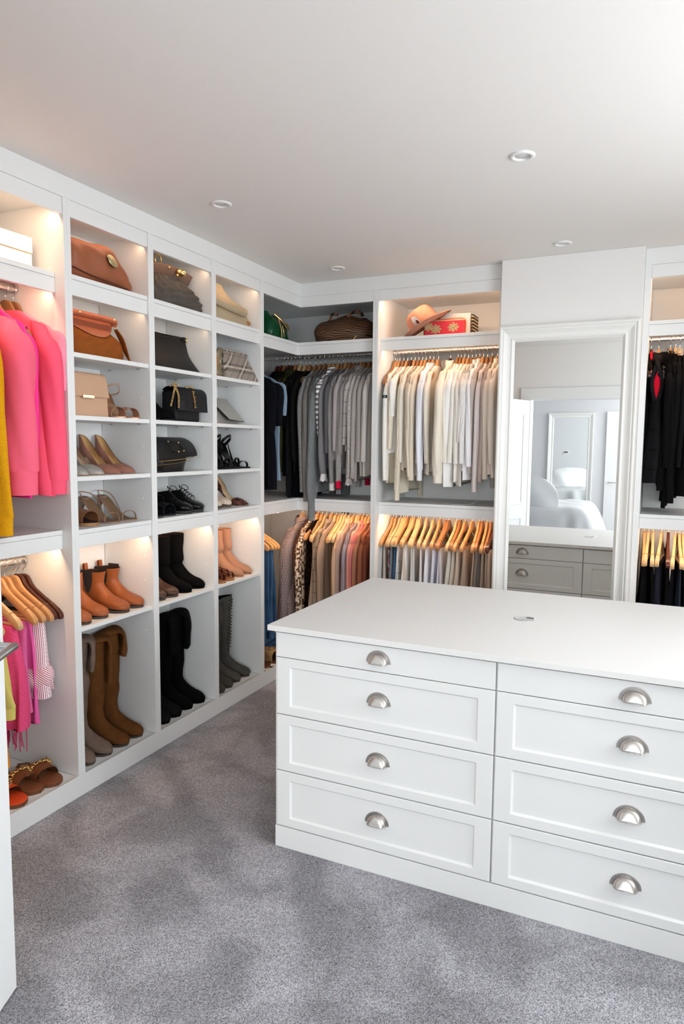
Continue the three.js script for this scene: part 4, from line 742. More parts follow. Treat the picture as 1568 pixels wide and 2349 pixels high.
// ---------------------------------------------------------------- shoes: x from heel (0) to toe (L), y up, z across
const leather = (h, rough = 0.42, kind) => { const k = h + rough + kind; return FAB[k] = FAB[k] || phy({ specularIntensity: kind === 'suede' ? 0.15 : 0.55, color: hex(h), roughness: rough, ...(kind === 'suede' ? { map: rep(T.suede, 5), roughness: 0.95 } : kind === 'glitter' ? { map: rep(T.glitter, 16), roughness: 0.35, metalness: 0.25 } : kind === 'leopard' ? { map: rep(T.leopard, 9), roughness: 0.8 } : kind === 'patent' ? { roughness: 0.12 } : { bumpMap: rep(T.leather, 6), bumpScale: 0.0006 }) }); };
const S_ = (u, h) => h * (0.5 + 0.5 * Math.cos(PI * clamp((u - 0.03) / 0.67)));            // foot-bed height from heel to ball
const HW = { point: [[0.003], [0.022], [0.029], [0.028], [0.027], [0.032], [0.039], [0.041], [0.034], [0.019], [0.002]], round: [[0.004], [0.025], [0.031], [0.031], [0.031], [0.035], [0.041], [0.044], [0.044], [0.044], [0.044]] };
function hwAt(shape, u) { u = clamp(u); let w = cr(HW[shape], u)[0]; if (shape === 'round' && u > 0.72) w *= Math.pow(Math.max(0, 1 - Math.pow((u - 0.72) / 0.281, 2.3)), 0.5); return Math.max(0.0015, w * Math.min(1, Math.pow(clamp(u) * 22 + 0.02, 0.5)) * Math.min(1, Math.pow((1 - clamp(u)) * 22 + 0.02, 0.5))); }
function plate(L, heel, shape, y0, y1, k = 1, uA = 0, uB = 1) {                       // sole or insole between heights y0..y1 over the foot-bed
  const R = [], n = 26;
  for (let i = 0; i <= n; i++) { const u = lerp(uA, uB, i / n), w = hwAt(shape, u) * k, y = S_(u, heel), x = u * L, e = Math.min(0.0015, Math.abs(y1 - y0) * 0.3); R.push([V(x, y + y1, -w + e), V(x, y + y1, w - e), V(x, y + y1 - e, w), V(x, y + y0 + e, w), V(x, y + y0, w - e), V(x, y + y0, -w + e), V(x, y + y0 + e, -w), V(x, y + y1 - e, -w)]); }
  return rings(R);
}
function shellGeo(L, heel, shape, Hk, phi, inset = 0, uA = 0, uB = 1, y0 = 0.004) {
  const n = 34, m = 9, strips = [];
  for (const sgn of [-1, 1]) {
    const R = [];
    for (let i = 0; i <= n; i++) { const u = lerp(uA, uB, i / n), w = hwAt(shape, u) - inset, H = Math.max(0.002, cr(Hk, u)[0] - inset), f = phi(u) * PI / 180, row = []; for (let j = 0; j <= m; j++) { const a = f * j / m; row.push(V(u * L - (u < 0.12 ? (0.12 - u) * 0.02 * Math.sin(a) * L * 2 : 0), S_(u, heel) + y0 + H * spow(Math.sin(a), 0.9), sgn * Math.max(0.0005, w) * spow(Math.cos(a), 0.72))); } R.push(row); }
    strips.push(rings(R, { closed: false, flip: sgn > 0 }));
  }
  return merge(strips);
}
function heelGeo(kind, heel, L) {
  if (kind === 'stiletto') return rings([[heel + 0.001, 0.024, 0.019, 0.026], [heel * 0.86, 0.019, 0.013, 0.018], [heel * 0.6, 0.011, 0.0075, 0.009], [heel * 0.3, 0.0068, 0.0055, 0.004], [0, 0.006, 0.006, 0.002]].map(([y, a, b, cx]) => Array.from({ length: 14 }, (_, j) => V(cx + Math.cos(j / 14 * TAU) * a, y + (j > 3 && j < 11 ? 0 : -0.0), Math.sin(j / 14 * TAU) * b))).map(r => r.reverse()));
  return rings([[heel + 0.001, 0.034, 0.027, 0.034], [heel * 0.5, 0.029, 0.024, 0.031], [0, 0.028, 0.025, 0.029]].map(([y, a, b, cx]) => Array.from({ length: 18 }, (_, j) => { const t = j / 18 * TAU; return V(cx + spow(Math.cos(t), Math.cos(t) > 0 ? 0.4 : 0.9) * a, y, spow(Math.sin(t), 0.8) * b); })).map(r => r.reverse()));
}
function strapOver(L, heel, shape, u, h, w, t = 0.0022, du = 0) {                        // band across the foot
  const hw = hwAt(shape, clamp(u)) + 0.001, y = S_(u, heel), x = u * L, P = [];
  for (let i = 0; i <= 10; i++) { const a = PI * i / 10; P.push(V(x + du * L * Math.cos(a) * 0.5, y + 0.002 + h * spow(Math.sin(a), 0.7), hw * Math.cos(a) * (1 + 0.06 * Math.sin(a)))); }
  return sweep(P, flat(w, t), V(1, -0.12, 0), { steps: 22 });
}
function shoe(name, label, category, pos, turn, group) { return thing(name, label, category, pos, turn, group); }
function pump(label, pos, turn, { L = 0.225, heel = 0.095, m, lining, heelMat, dorsay, group = 'shoes on the shelves', heelKind = 'stiletto', sole, shape = 'point', vamp = 0.64 }) {
  const s = shoe('court_shoe', label, 'shoe', pos, turn, group);
  const H = [[0.082], [0.076], [0.064], [0.053], [0.048], [0.046], [0.041], [0.036], [0.029], [0.02], [0.007]];
  const phi = (u) => u < vamp - 0.06 ? (dorsay && u > 0.3 ? lerp(46, 9, smooth(0.28, 0.36, u)) : lerp(56, 42, smooth(0.04, 0.3, u))) : lerp(dorsay ? 9 : 42, 90, smooth(vamp - 0.06, vamp + 0.04, u));
  part(s, 'upper', shellGeo(L, heel, shape, H, phi), m);
  part(s, 'lining', shellGeo(L, heel, shape, H, (u) => phi(u) - 1.2, 0.0016), lining);
  part(s, 'insole', plate(L, heel, shape, 0.003, 0.006, 0.95), lining);
  part(s, 'sole', plate(L, heel, shape, 0, 0.0045, 0.985), sole || m);
  part(s, 'heel', heelGeo(heelKind, heel, L), heelMat || m);
  return s;
}
function sandal(label, pos, turn, { L = 0.22, heel = 0.085, shape = 'round', m, insole, soleMat, heelMat, straps = [], loops = [], group = 'shoes on the shelves', heelKind = 'stiletto', t = 0.005, toeT = 0, bandMat, name = 'sandal', counter = 0 }) {
  const s = shoe(name, label, 'sandal', pos, turn, group);
  part(s, 'sole', plate(L, heel, shape, 0, t, 1), soleMat || m);
  part(s, 'insole', plate(L, heel, shape, t - 0.001, t + 0.0025, 0.95), insole || m);
  if (heel > 0.02) part(s, 'heel', heelGeo(heelKind, heel, L), heelMat || m);
  for (const a of straps) { const g = strapOver(L, heel, shape, ...a); g.translate(0, t, 0); part(s, 'strap', g, bandMat || m); }
  for (const [P, w] of loops) part(s, 'strap', sweep(P.map(p => V(...p)), flat(w, 0.002), V(0.1, 1, 0), { steps: 34 }), m);
  if (counter) part(s, 'heel_counter', shellGeo(L, heel, shape, [[0.055], [0.05], [0.03], [0.01], [0.004], [0.004]], (u) => 60 * smooth(0.3, 0.16, u) + 2, 0, 0, 0.34), m);
  return s;
}
// boots: side outline from toe tip over the ankle to the top
function bootRows(top, { L = 0.24, heel = 0.02, shaft = 0.104, ankle = 0.098, calf = 0.115, toeW = 0.08, pointy = 0, thin = 1, low = 0 }) {
  const y = (x) => S_(x / L, heel), r = [];
  const add = (ax, ay, bx, by, w, z = 0) => r.push([ax * L, ay + y(clamp(ax, 0, 0.9) * L), bx * L, by + y(clamp(bx) * L), w * thin, z]);
  add(1.0, 0.009, 0.997, 0.004, 0.008); add(0.985, 0.019 - 0.005 * pointy, 0.98, 0.002, lerp(toeW * 0.42, toeW * 0.26, pointy)); add(0.93, 0.03 - 0.006 * pointy, 0.92, 0.001, lerp(toeW * 0.76, toeW * 0.52, pointy)); add(0.83, 0.039, 0.82, 0.001, toeW * lerp(1, 0.86, pointy)); add(0.70, 0.048, 0.66, 0.001, toeW * 1.06);
  add(0.585, 0.06, 0.47, 0.001, toeW); add(0.50, 0.077, 0.24, 0.003, toeW * 0.86); if (low) { add(0.47, 0.083, 0.04, 0.008, toeW * 0.82); add(0.455, 0.086, 0.005, 0.03, toeW * 0.8); add(0.44, 0.09, -0.005, 0.062, toeW * 0.78); return r; } add(0.455, 0.089, 0.05, 0.012, toeW * 0.8); add(0.44, 0.098, 0.012, 0.05, toeW * 0.78);
  const o = r[r.length - 1], n = top.length;
  for (const [yy, a, b, w, z, zb] of top) r.push([a, yy, b, zb ?? yy, w, z || 0]);
  return r;
}
function boot(label, pos, turn, top, m, { heel = 0.02, L = 0.24, soleMat = M.sole, lining, toeW, pointy = 0, heelKind = 'block', steps = 46, wr = 0.0, seed = 1, slim = 1, group = 'boots on the shelves', name = 'boot', foldTurn = 0, low = 0, soleT = 0.008, warpX } = {}) {
  const s = shoe(name, label, 'boot', pos, turn, group), rr = rng(seed), p1 = rr() * 6, p2 = rr() * 6;
  const rows = bootRows(top, { heel, L, toeW: toeW || 0.082, pointy, low });
  const warp = (p, t, th) => {
    if (wr) { const k = smooth(0.08, 0.2, p.y), a = 1.5 * wr * k * (Math.sin(p.y * 62 + 2.2 * Math.cos(th + p1) + p1) * 0.6 + 0.7 * Math.sin(p.y * 34 + 1.6 * Math.sin(th + p2))); p.x += a * Math.cos(th) * 0.9; p.z += a * Math.sin(th) * 0.9; }
    if (t > 0.4 && wr === 0) { const c = 0.0016 * Math.sin(p.y * 90 + Math.cos(th) * 2) * smooth(0.14, 0.07, p.y); p.x += c; }
    if (warpX) warpX(p, t, th);
    p.y = Math.max(p.y, soleT * 0.2);
  };
  const g = profileLoft(rows, { steps, n: 24, e: 0.92, flatB: 0.6, warp, capB: !!foldTurn || !lining }); g.translate(0, soleT, 0);
  part(s, 'upper', g, m);
  if (lining && !foldTurn) { const q = rows[rows.length - 1], ring = (k, dy) => Array.from({ length: 24 }, (_, j) => { const th = j / 24 * TAU; return V((q[0] + q[2]) / 2 + (q[0] - q[2]) / 2 * spow(Math.cos(th), 0.92) * k, (q[1] + q[3]) / 2 + (q[1] - q[3]) / 2 * Math.cos(th) + soleT + dy, q[5] + spow(Math.sin(th), 0.92) * q[4] / 2 * k); }); part(s, 'lining', rings([ring(1.0, 0), ring(0.94, 0.0005), ring(0.78, -0.02)], { capA: false }), lining); }
  const sp = plate(L * 0.99, heel, pointy > 0.5 ? 'point' : 'round', 0, soleT + 0.001, pointy > 0.5 ? 0.98 : (toeW || 0.082) / 0.083); part(s, 'sole', sp, soleMat);
  if (heel > 0.012) part(s, 'heel', heelGeo(heelKind, heel, L), soleMat);
  return s;
}
M.sole = std({ color: col(0.055, 0.04, 0.032), roughness: 0.8 });
const NUDE = leather('#b98d6c', 0.5), LIN = leather('#c9a270', 0.6), DARKIN = leather('#2a1a12', 0.8), BLK = leather('#131316', 0.42), BLKS = leather('#0a0a0b', 0.95, 'suede');
const gA = 'shoes in the tan column', gB = 'shoes in the black column', gC = 'shoes in the column beside the corner';
// ---- tan column
{ // strappy nude sandals with glitter toe bands
  const glit = leather('#f2b490', 0.35, 'glitter'), rose = std({ color: col(0.72, 0.4, 0.26), metalness: 0.8, roughness: 0.3 });
  for (const [z, x, l] of [[1.43, -0.245, 'right nude high sandal with glitter toe band beside the beige clutch'], [1.535, -0.232, 'left nude high sandal with glitter toe band, partly behind the beige clutch']])
    sandal(l, [x, 1.507, z], z < 1.5 ? 0.0 : 0.05, { group: gA, heel: 0.078, m: NUDE, soleMat: rose, heelMat: NUDE, bandMat: glit, straps: [[0.77, 0.042, 0.036]], counter: 1, loops: [[[[0.03, 0.105, 0.024], [0.07, 0.135, 0.034], [0.1, 0.152, 0.01], [0.1, 0.15, -0.012], [0.085, 0.118, -0.03], [0.03, 0.105, -0.024]], 0.006]] });
  // mauve and crystal court shoes
  const mau = leather('#a06e5c', 0.6), cry = leather('#ece4da', 0.3, 'glitter'), red = leather('#7a1d22', 0.3);
  pump('right dusty rose pointed court shoe with a tan insole', [-0.272, 1.271, 1.432], 0.0, { m: mau, lining: LIN, group: gA });
  pump('left dusty rose pointed court shoe beside the crystal shoes', [-0.272, 1.271, 1.525], 0.02, { m: mau, lining: LIN, group: gA });
  pump('right silver crystal studded court shoe behind the rose pair', [-0.272, 1.271, 1.615], 0, { m: cry, lining: leather('#c5a98f', 0.6), sole: NUDE, group: gA });
  pump('left silver crystal studded court shoe cut by the shelf edge', [-0.272, 1.271, 1.70], 0, { m: cry, lining: leather('#c5a98f', 0.6), sole: NUDE, group: gA });
  // thin strapped nude sandals
  const tp = leather('#a78775', 0.45), ins = leather('#806248', 0.6);
  for (const [z, x, l] of [[1.435, -0.262, 'right thin strapped nude heeled sandal on the fifth tan shelf'], [1.54, -0.262, 'left thin strapped nude heeled sandal next to the bronze peep toe shoe']])
    sandal(l, [x, 1.064, z], 0, { L: 0.215, group: gA, heel: 0.1, m: tp, insole: ins, straps: [[0.83, 0.036, 0.008]], loops: [[[[0.1, 0.03, 0.033], [0.075, 0.07, 0.037], [0.038, 0.114, 0.032], [0.004, 0.126, 0], [0.038, 0.114, -0.032], [0.075, 0.07, -0.037], [0.1, 0.03, -0.033]], 0.0055]] });
  const br = leather('#8a5a3a', 0.4);
  const pt = sandal('bronze peep toe court shoe at the left end of its shelf', [-0.262, 1.064, 1.665], 0, { name: 'peep_toe_shoe', L: 0.215, group: gA, heel: 0.08, m: br, insole: DARKIN, soleMat: leather('#a5784f', 0.5), t: 0.014, straps: [[0.66, 0.048, 0.085, 0.003]], counter: 1 });
  // ankle boots
  const tan = leather('#9a5631', 0.42), tan2 = leather('#955129', 0.34);
  const ank = [[0.112, 0.104, 0.006, 0.066], [0.135, 0.106, 0.008, 0.074], [0.158, 0.112, 0.004, 0.082]];
  const chel = (l, x, z, turn) => { const b = boot(l, [x, 0.675, z], turn, ank, tan2, { group: gA, lining: DARKIN, soleT: 0.01, heel: 0.024, L: 0.242, name: 'chelsea_boot' });
    const el = std({ color: col(0.028, 0.018, 0.014), roughness: 0.95, bumpMap: rep(T.rib, 30, 1), bumpScale: 0.001 });
    for (const k of [-1, 1]) { const R = []; for (let i = 0; i <= 8; i++) { const t = i / 8, y = lerp(0.178, 0.078, t), w = lerp(0.06, 0.014, t * t), zz = k * (lerp(0.0425, 0.0342, smooth(0, 0.6, t)) + 0.0015); R.push([V(0.052 - w / 2, y, zz * 0.93), V(0.052 - w / 4, y, zz), V(0.052 + w / 4, y, zz), V(0.052 + w / 2, y, zz * 0.93)]); } part(b, 'elastic_panel', rings(R, { closed: false }), el); }
    part(b, 'pull_tab', sweep([V(0.002, 0.165, 0), V(0.004, 0.195, 0), V(0.012, 0.197, 0), V(0.016, 0.17, 0)], flat(0.02, 0.0025), V(0, 0, 1), { steps: 12 }), tan); return b; };
  chel('right tan leather ankle boot with dark elastic sides', -0.27, 1.435, 0.06); chel('left tan leather ankle boot with dark elastic sides', -0.262, 1.53, 0.04);
  boot('right plain tan leather ankle boot left of the elastic sided pair', [-0.27, 0.675, 1.645], 0.04, [[0.112, 0.104, 0.006, 0.066], [0.14, 0.104, 0.006, 0.07], [0.172, 0.1, 0.0, 0.078]], tan, { group: gA, lining: DARKIN, name: 'ankle_boot', L: 0.238 });
  boot('left plain tan leather ankle boot cut by the shelf side', [-0.258, 0.675, 1.742], 0, [[0.112, 0.104, 0.006, 0.066], [0.14, 0.104, 0.006, 0.07], [0.172, 0.1, 0.0, 0.078]], tan, { group: gA, lining: DARKIN, name: 'ankle_boot', L: 0.236 });
  // tall boots: shaft, then the top folded over and hanging
  const brown = leather('#6b4423', 0.95, 'suede'), taupe = leather('#7d6a5e', 0.95, 'suede');
  const tall = (h, w = 0.1, back = 0) => [[0.13, 0.1, 0.002, 0.07], [0.2, 0.105, -0.002 + back, 0.086], [0.3, 0.112, 0.0, w], [h * 0.88, 0.112, 0.002, w]];
  const folded = (h, drop, w = 0.1) => [...tall(h, w), [h, 0.114, 0.008, w * 1.02], [h + 0.005, 0.115, 0.05, w * 1.1, 0, h + 0.026], [h, 0.111, 0.106, w * 1.25, 0, h + 0.028], [h - 0.02, 0.109, 0.134, w * 1.4, 0, h + 0.004], [h - 0.06, 0.104, 0.138, w * 1.46, 0, h - 0.055], [h - drop, 0.1, 0.133, w * 1.5, 0, h - drop - 0.008]];
  boot('right brown suede tall boot with its top folded over, nearest the column side', [-0.272, 0.085, 1.452], 0.06, folded(0.445, 0.09, 0.094), brown, { group: gA, heel: 0.012, wr: 0.0022, foldTurn: 1, steps: 70, name: 'tall_boot', seed: 3, warpX: sideFold(0.445, 0.85) });
  boot('left brown suede tall boot with folded top', [-0.262, 0.085, 1.548], 0.04, folded(0.435, 0.17, 0.098), brown, { group: gA, heel: 0.012, wr: 0.002, foldTurn: 1, steps: 70, name: 'tall_boot', seed: 4, warpX: sideFold(0.435, 0.85) });
  boot('right taupe suede tall boot slouching beside the brown pair', [-0.262, 0.085, 1.645], 0.02, folded(0.455, 0.11, 0.086), taupe, { group: gA, heel: 0.012, wr: 0.003, foldTurn: 1, steps: 70, name: 'tall_boot', seed: 5, pointy: 0.3, warpX: sideFold(0.455, 0.8) });
  boot('left taupe suede tall boot at the left end of the floor shelf', [-0.262, 0.085, 1.735], -0.02, tall(0.47, 0.088), taupe, { group: gA, heel: 0.012, wr: 0.003, lining: DARKIN, steps: 60, name: 'tall_boot', seed: 6, pointy: 0.3 });
}
function sideFold(h, k) { return (p, t) => { if (p.y > h - 0.3 && t > 0.74) { const a = smooth(0.74, 0.82, t) * k * 1.0, cx = 0.058, dx = p.x - cx, dz = p.z; const c = Math.cos(a), s = Math.sin(a); p.x = cx + dx * c + dz * s; p.z = -dx * s + dz * c; } }; }
// ---- black column
{
  const bw = leather('#0c0c0e', 0.8, 'suede'), bronze = leather('#4a342a', 0.3);
  boot('black suede high heeled boot at the left of the handbag with gold letters', [-0.262, 1.507, 1.20], 0.05, [[0.13, 0.104, 0.01, 0.07], [0.16, 0.1, 0.01, 0.074], [0.2, 0.1, 0.002, 0.08]], bw, { group: gB, heel: 0.075, lining: DARKIN, pointy: 1, name: 'ankle_boot', heelKind: 'stiletto', L: 0.24, soleMat: BLK });
  boot('second black suede high heeled boot behind the gold lettered handbag', [-0.268, 1.507, 1.283], 0, [[0.13, 0.104, 0.01, 0.07], [0.16, 0.1, 0.01, 0.074], [0.2, 0.1, 0.002, 0.08]], bw, { group: gB, heel: 0.075, lining: DARKIN, pointy: 1, name: 'ankle_boot', heelKind: 'stiletto', L: 0.24, soleMat: BLK });
  // laced shoes
  const pat = leather('#0b0b0c', 0.22, 'patent'), ru = std({ color: col(0.012, 0.012, 0.013), roughness: 0.7 });
  for (const [z, x, l] of [[0.985, -0.262, 'right black patent lace-up shoe'], [1.075, -0.262, 'left black patent lace-up shoe']]) {
    const b = boot(l, [x, 1.064, z], 0.06, [[0.105, 0.106, 0.006, 0.068], [0.112, 0.105, 0.008, 0.07]], pat, { group: gB, low: 1, heel: 0.012, lining: DARKIN, name: 'laced_shoe', soleMat: ru, soleT: 0.014, toeW: 0.09, L: 0.235 });
    for (let i = 0; i < 5; i++) { const x0 = 0.115 + i * 0.014, y0 = 0.108 - i * 0.0085; part(b, 'lace', tube([V(x0, y0 - 0.012, -0.026), V(x0 + 0.003, y0 + 0.006, -0.008), V(x0 + 0.003, y0 + 0.006, 0.008), V(x0, y0 - 0.012, 0.026)], 0.0018, 10, 5), BLKS); }
    for (const k of [-1, 1]) part(b, 'lace_loop', tube([V(0.112, 0.113, 0), V(0.105, 0.13, k * 0.012), V(0.118, 0.128, k * 0.03), V(0.128, 0.11, k * 0.034), V(0.118, 0.108, k * 0.012)], 0.0016, 16, 5), BLKS);
  }
  for (const [z, l] of [[1.175, 'right black stiletto sandal with a broad ankle wrap beside the laced shoes'], [1.262, 'left black stiletto sandal with a broad ankle wrap at the shelf end']])
    sandal(l, [-0.262, 1.064, z], 0.0, { name: 'ankle_wrap_sandal', group: gB, heel: 0.1, m: leather('#17181c', 0.5), straps: [[0.76, 0.05, 0.055, 0.003], [0.5, 0.07, 0.05, 0.003]], counter: 1, loops: [[[[0.03, 0.13, 0.03], [0.08, 0.15, 0.032], [0.1, 0.155, 0], [0.08, 0.15, -0.032], [0.03, 0.13, -0.03], [0.005, 0.128, 0], [0.03, 0.13, 0.03]], 0.026]] });
  const mid = (x) => [[0.13, 0.112, 0.012, 0.07], [0.18, 0.106, 0.01, 0.082], [0.235, 0.108, 0.002, 0.092], [0.262, 0.112, 0.0, 0.094]];
  boot('right black suede calf boot on the lit shelf', [-0.275, 0.675, 0.968], 0.05, mid(), BLKS, { group: gB, heel: 0.05, lining: DARKIN, name: 'calf_boot', pointy: 0.35, wr: 0.0016, seed: 11, soleMat: BLKS });
  boot('left black suede calf boot on the lit shelf', [-0.27, 0.675, 1.08], 0.05, mid(), BLKS, { group: gB, heel: 0.05, lining: DARKIN, name: 'calf_boot', pointy: 0.35, wr: 0.0016, seed: 12, soleMat: BLKS });
  const bt = [[0.112, 0.104, 0.006, 0.066], [0.13, 0.104, 0.006, 0.07], [0.145, 0.104, 0.004, 0.074]];
  boot('right dark bronze ankle boot left of the black calf boots', [-0.268, 0.675, 1.185], 0.03, bt, bronze, { group: gB, lining: DARKIN, name: 'ankle_boot', L: 0.24 });
  boot('left dark bronze ankle boot at the shelf end', [-0.268, 0.675, 1.27], 0.03, bt, bronze, { group: gB, lining: DARKIN, name: 'ankle_boot', L: 0.235 });
  const otk = (h) => [[0.13, 0.105, 0.004, 0.07], [0.2, 0.108, 0.0, 0.09], [0.3, 0.112, 0.002, 0.1], [h * 0.92, 0.112, 0.002, 0.102], [h, 0.114, 0.01, 0.104], [h + 0.006, 0.115, 0.05, 0.11, 0, h + 0.036], [h, 0.113, 0.112, 0.118, 0, h + 0.038], [h - 0.03, 0.112, 0.14, 0.126, 0, h + 0.006], [h - 0.09, 0.108, 0.144, 0.13, 0, h - 0.08], [h - 0.15, 0.106, 0.14, 0.132, 0, h - 0.155]];
  boot('right black velvet tall boot with its top folded down', [-0.268, 0.085, 0.985], 0.05, otk(0.42), BLKS, { group: gB, heel: 0.03, wr: 0.0016, foldTurn: 1, steps: 64, name: 'tall_boot', seed: 21, pointy: 0.4, soleMat: BLKS, warpX: sideFold(0.42, 0.5) });
  boot('left black velvet tall boot behind its folded pair', [-0.272, 0.085, 1.078], 0.03, otk(0.42), BLKS, { group: gB, heel: 0.03, wr: 0.0016, foldTurn: 1, steps: 64, name: 'tall_boot', seed: 22, pointy: 0.4, soleMat: BLKS, warpX: sideFold(0.42, 0.3) });
  const fl = [[0.13, 0.105, 0.004, 0.07], [0.22, 0.108, 0.0, 0.09], [0.34, 0.11, 0.002, 0.096], [0.40, 0.11, 0.004, 0.096]];
  boot('right black flat tall boot at the left of the velvet boots', [-0.262, 0.085, 1.18], 0.02, fl, leather('#161617', 0.9, 'suede'), { group: gB, heel: 0.012, lining: DARKIN, wr: 0.002, name: 'tall_boot', seed: 23, soleMat: BLKS });
  boot('left black flat tall boot at the end of the floor shelf', [-0.258, 0.085, 1.265], 0, fl, leather('#161617', 0.9, 'suede'), { group: gB, heel: 0.012, lining: DARKIN, wr: 0.002, name: 'tall_boot', seed: 24, soleMat: BLKS });
}
// ---- column beside the corner
{
  const blk = leather('#101012', 0.5);
  for (const [z, x, l] of [[0.535, -0.25, 'right black strappy high sandal'], [0.63, -0.25, 'middle black strappy high sandal of the three'], [0.725, -0.25, 'black strappy sandal at the left end of its shelf']])
    sandal(l, [x, 1.271, z], 0.0, { group: gC, heel: 0.1, m: blk, straps: [[0.8, 0.032, 0.014], [0.62, 0.046, 0.014, 0.0022, 0.14]], counter: 1, loops: [[[[0.03, 0.12, 0.026], [0.075, 0.16, 0.03], [0.09, 0.178, 0.0], [0.075, 0.165, -0.03], [0.03, 0.12, -0.026]], 0.016], [[[0.14, 0.02, 0.036], [0.1, 0.1, 0.02], [0.06, 0.14, -0.022]], 0.012]] });
  sandal('silver strapped sandal peeping out beside the glitter clutch', [-0.262, 1.507, 0.795], 0, { group: gC, heel: 0.05, m: leather('#b9b6b0', 0.25), soleMat: leather('#a9713f', 0.5), straps: [[0.8, 0.036, 0.01], [0.7, 0.042, 0.01], [0.6, 0.046, 0.01]] });
  const leo = leather('#ffffff', 0.8, 'leopard');
  pump('leopard print court shoe with a dark red heel', [-0.262, 1.064, 0.555], 0.08, { m: leo, lining: leather('#d6bd98', 0.6), heelMat: leather('#4a0e14', 0.3), dorsay: 1, heel: 0.1, group: gC });
  const lof = leather('#d6c2ae', 0.45);
  const lo = [[0.1, 0.1, 0.006, 0.066], [0.106, 0.098, 0.006, 0.066]];
  for (const [z, l] of [[0.69, 'right pale beige leather loafer beside the leopard shoe'], [0.78, 'left pale beige leather loafer at the shelf end']])
    boot(l, [-0.272, 1.064, z], 0.04, lo, lof, { low: 1, group: gC, heel: 0.008, lining: leather('#c4a98c', 0.7), name: 'loafer', soleMat: leather('#5a5346', 0.8), soleT: 0.012, L: 0.215, toeW: 0.074 });
  const sock = leather('#ab7b5f', 0.5), sk = [[0.14, 0.116, 0.014, 0.062], [0.18, 0.108, 0.014, 0.066], [0.225, 0.106, 0.01, 0.074], [0.242, 0.107, 0.01, 0.076]];
  boot('right nude leather sock boot on the lit shelf', [-0.272, 0.675, 0.535], 0.06, sk, sock, { group: gC, heel: 0.06, pointy: 0.85, lining: NUDE, name: 'sock_boot', soleMat: leather('#9c6c48', 0.6), L: 0.245 });
  boot('left nude leather sock boot next to the animal print sandals', [-0.268, 0.675, 0.622], 0.05, sk, sock, { group: gC, heel: 0.06, pointy: 0.85, lining: NUDE, name: 'sock_boot', soleMat: leather('#9c6c48', 0.6), L: 0.245 });
  for (const [z, l] of [[0.72, 'right animal print strappy sandal on the lit shelf'], [0.80, 'left animal print strappy sandal on the lit shelf']])
    sandal(l, [-0.235, 0.675, z], 0, { group: gC, heel: 0.03, heelKind: 'block', m: leather('#b98f62', 0.6, 'leopard'), insole: leather('#9a6b45', 0.6), soleMat: leather('#8a5a38', 0.6), bandMat: leather('#e9b58c', 0.6, 'leopard'), straps: [[0.86, 0.036, 0.012], [0.76, 0.044, 0.012, 0.002, 0.12], [0.66, 0.05, 0.012, 0.002, -0.12], [0.54, 0.054, 0.012]] });
  const gry = leather('#55524e', 0.95, 'suede'), gr2 = leather('#4c4843', 0.95, 'suede');
  const gt = [[0.13, 0.106, 0.006, 0.07], [0.2, 0.108, 0.0, 0.082], [0.3, 0.112, -0.004, 0.096], [0.38, 0.116, -0.006, 0.102], [0.45, 0.12, -0.008, 0.104, 0, 0.425]];
  for (const [z, x, l, sd] of [[0.545, -0.278, 'right grey suede tall boot laced up the back', 31], [0.645, -0.275, 'left grey suede tall boot laced up the back', 32]]) {
    const b = boot(l, [x, 0.085, z], 0.06, gt, gry, { group: gC, heel: 0.016, wr: 0.0018, lining: BLKS, name: 'tall_boot', seed: sd, steps: 56 });
    const tr = []; for (let i = 0; i < 16; i++) { const y = 0.15 + i * 0.0185; tr.push(ball(0.0042, lerp(0.108, 0.121, i / 15) - 0.036 + 0.036, y, 0.014, 1, 0.8, 1, 8), ball(0.0042, lerp(0.108, 0.121, i / 15), y + 0.004, -0.014, 1, 0.8, 1, 8)); }
    part(b, 'button_lacing', merge(tr), leather('#3c3934', 0.9, 'suede'));
  }
  boot('grey suede slouch boot with a folded cuff, left of the laced boots', [-0.262, 0.085, 0.735], 0.03, [[0.13, 0.105, 0.004, 0.07], [0.2, 0.108, 0.0, 0.09], [0.3, 0.112, 0.002, 0.096], [0.38, 0.112, 0.002, 0.098], [0.41, 0.116, 0.01, 0.1], [0.42, 0.118, 0.05, 0.1, 0, 0.45], [0.41, 0.124, 0.115, 0.096, 0, 0.452], [0.38, 0.126, 0.16, 0.094, 0, 0.42], [0.33, 0.126, 0.166, 0.098, 0, 0.33]], gr2, { group: gC, heel: 0.014, wr: 0.002, foldTurn: 1, steps: 60, name: 'tall_boot', seed: 33, warpX: sideFold(0.41, 0.5) });
  boot('grey suede slouch boot at the left end of the floor shelf', [-0.255, 0.085, 0.815], 0.0, [[0.13, 0.105, 0.004, 0.07], [0.2, 0.108, 0.0, 0.09], [0.3, 0.112, 0.002, 0.096], [0.4, 0.112, 0.002, 0.098]], gr2, { group: gC, heel: 0.014, wr: 0.002, lining: DARKIN, name: 'tall_boot', seed: 34 });
}
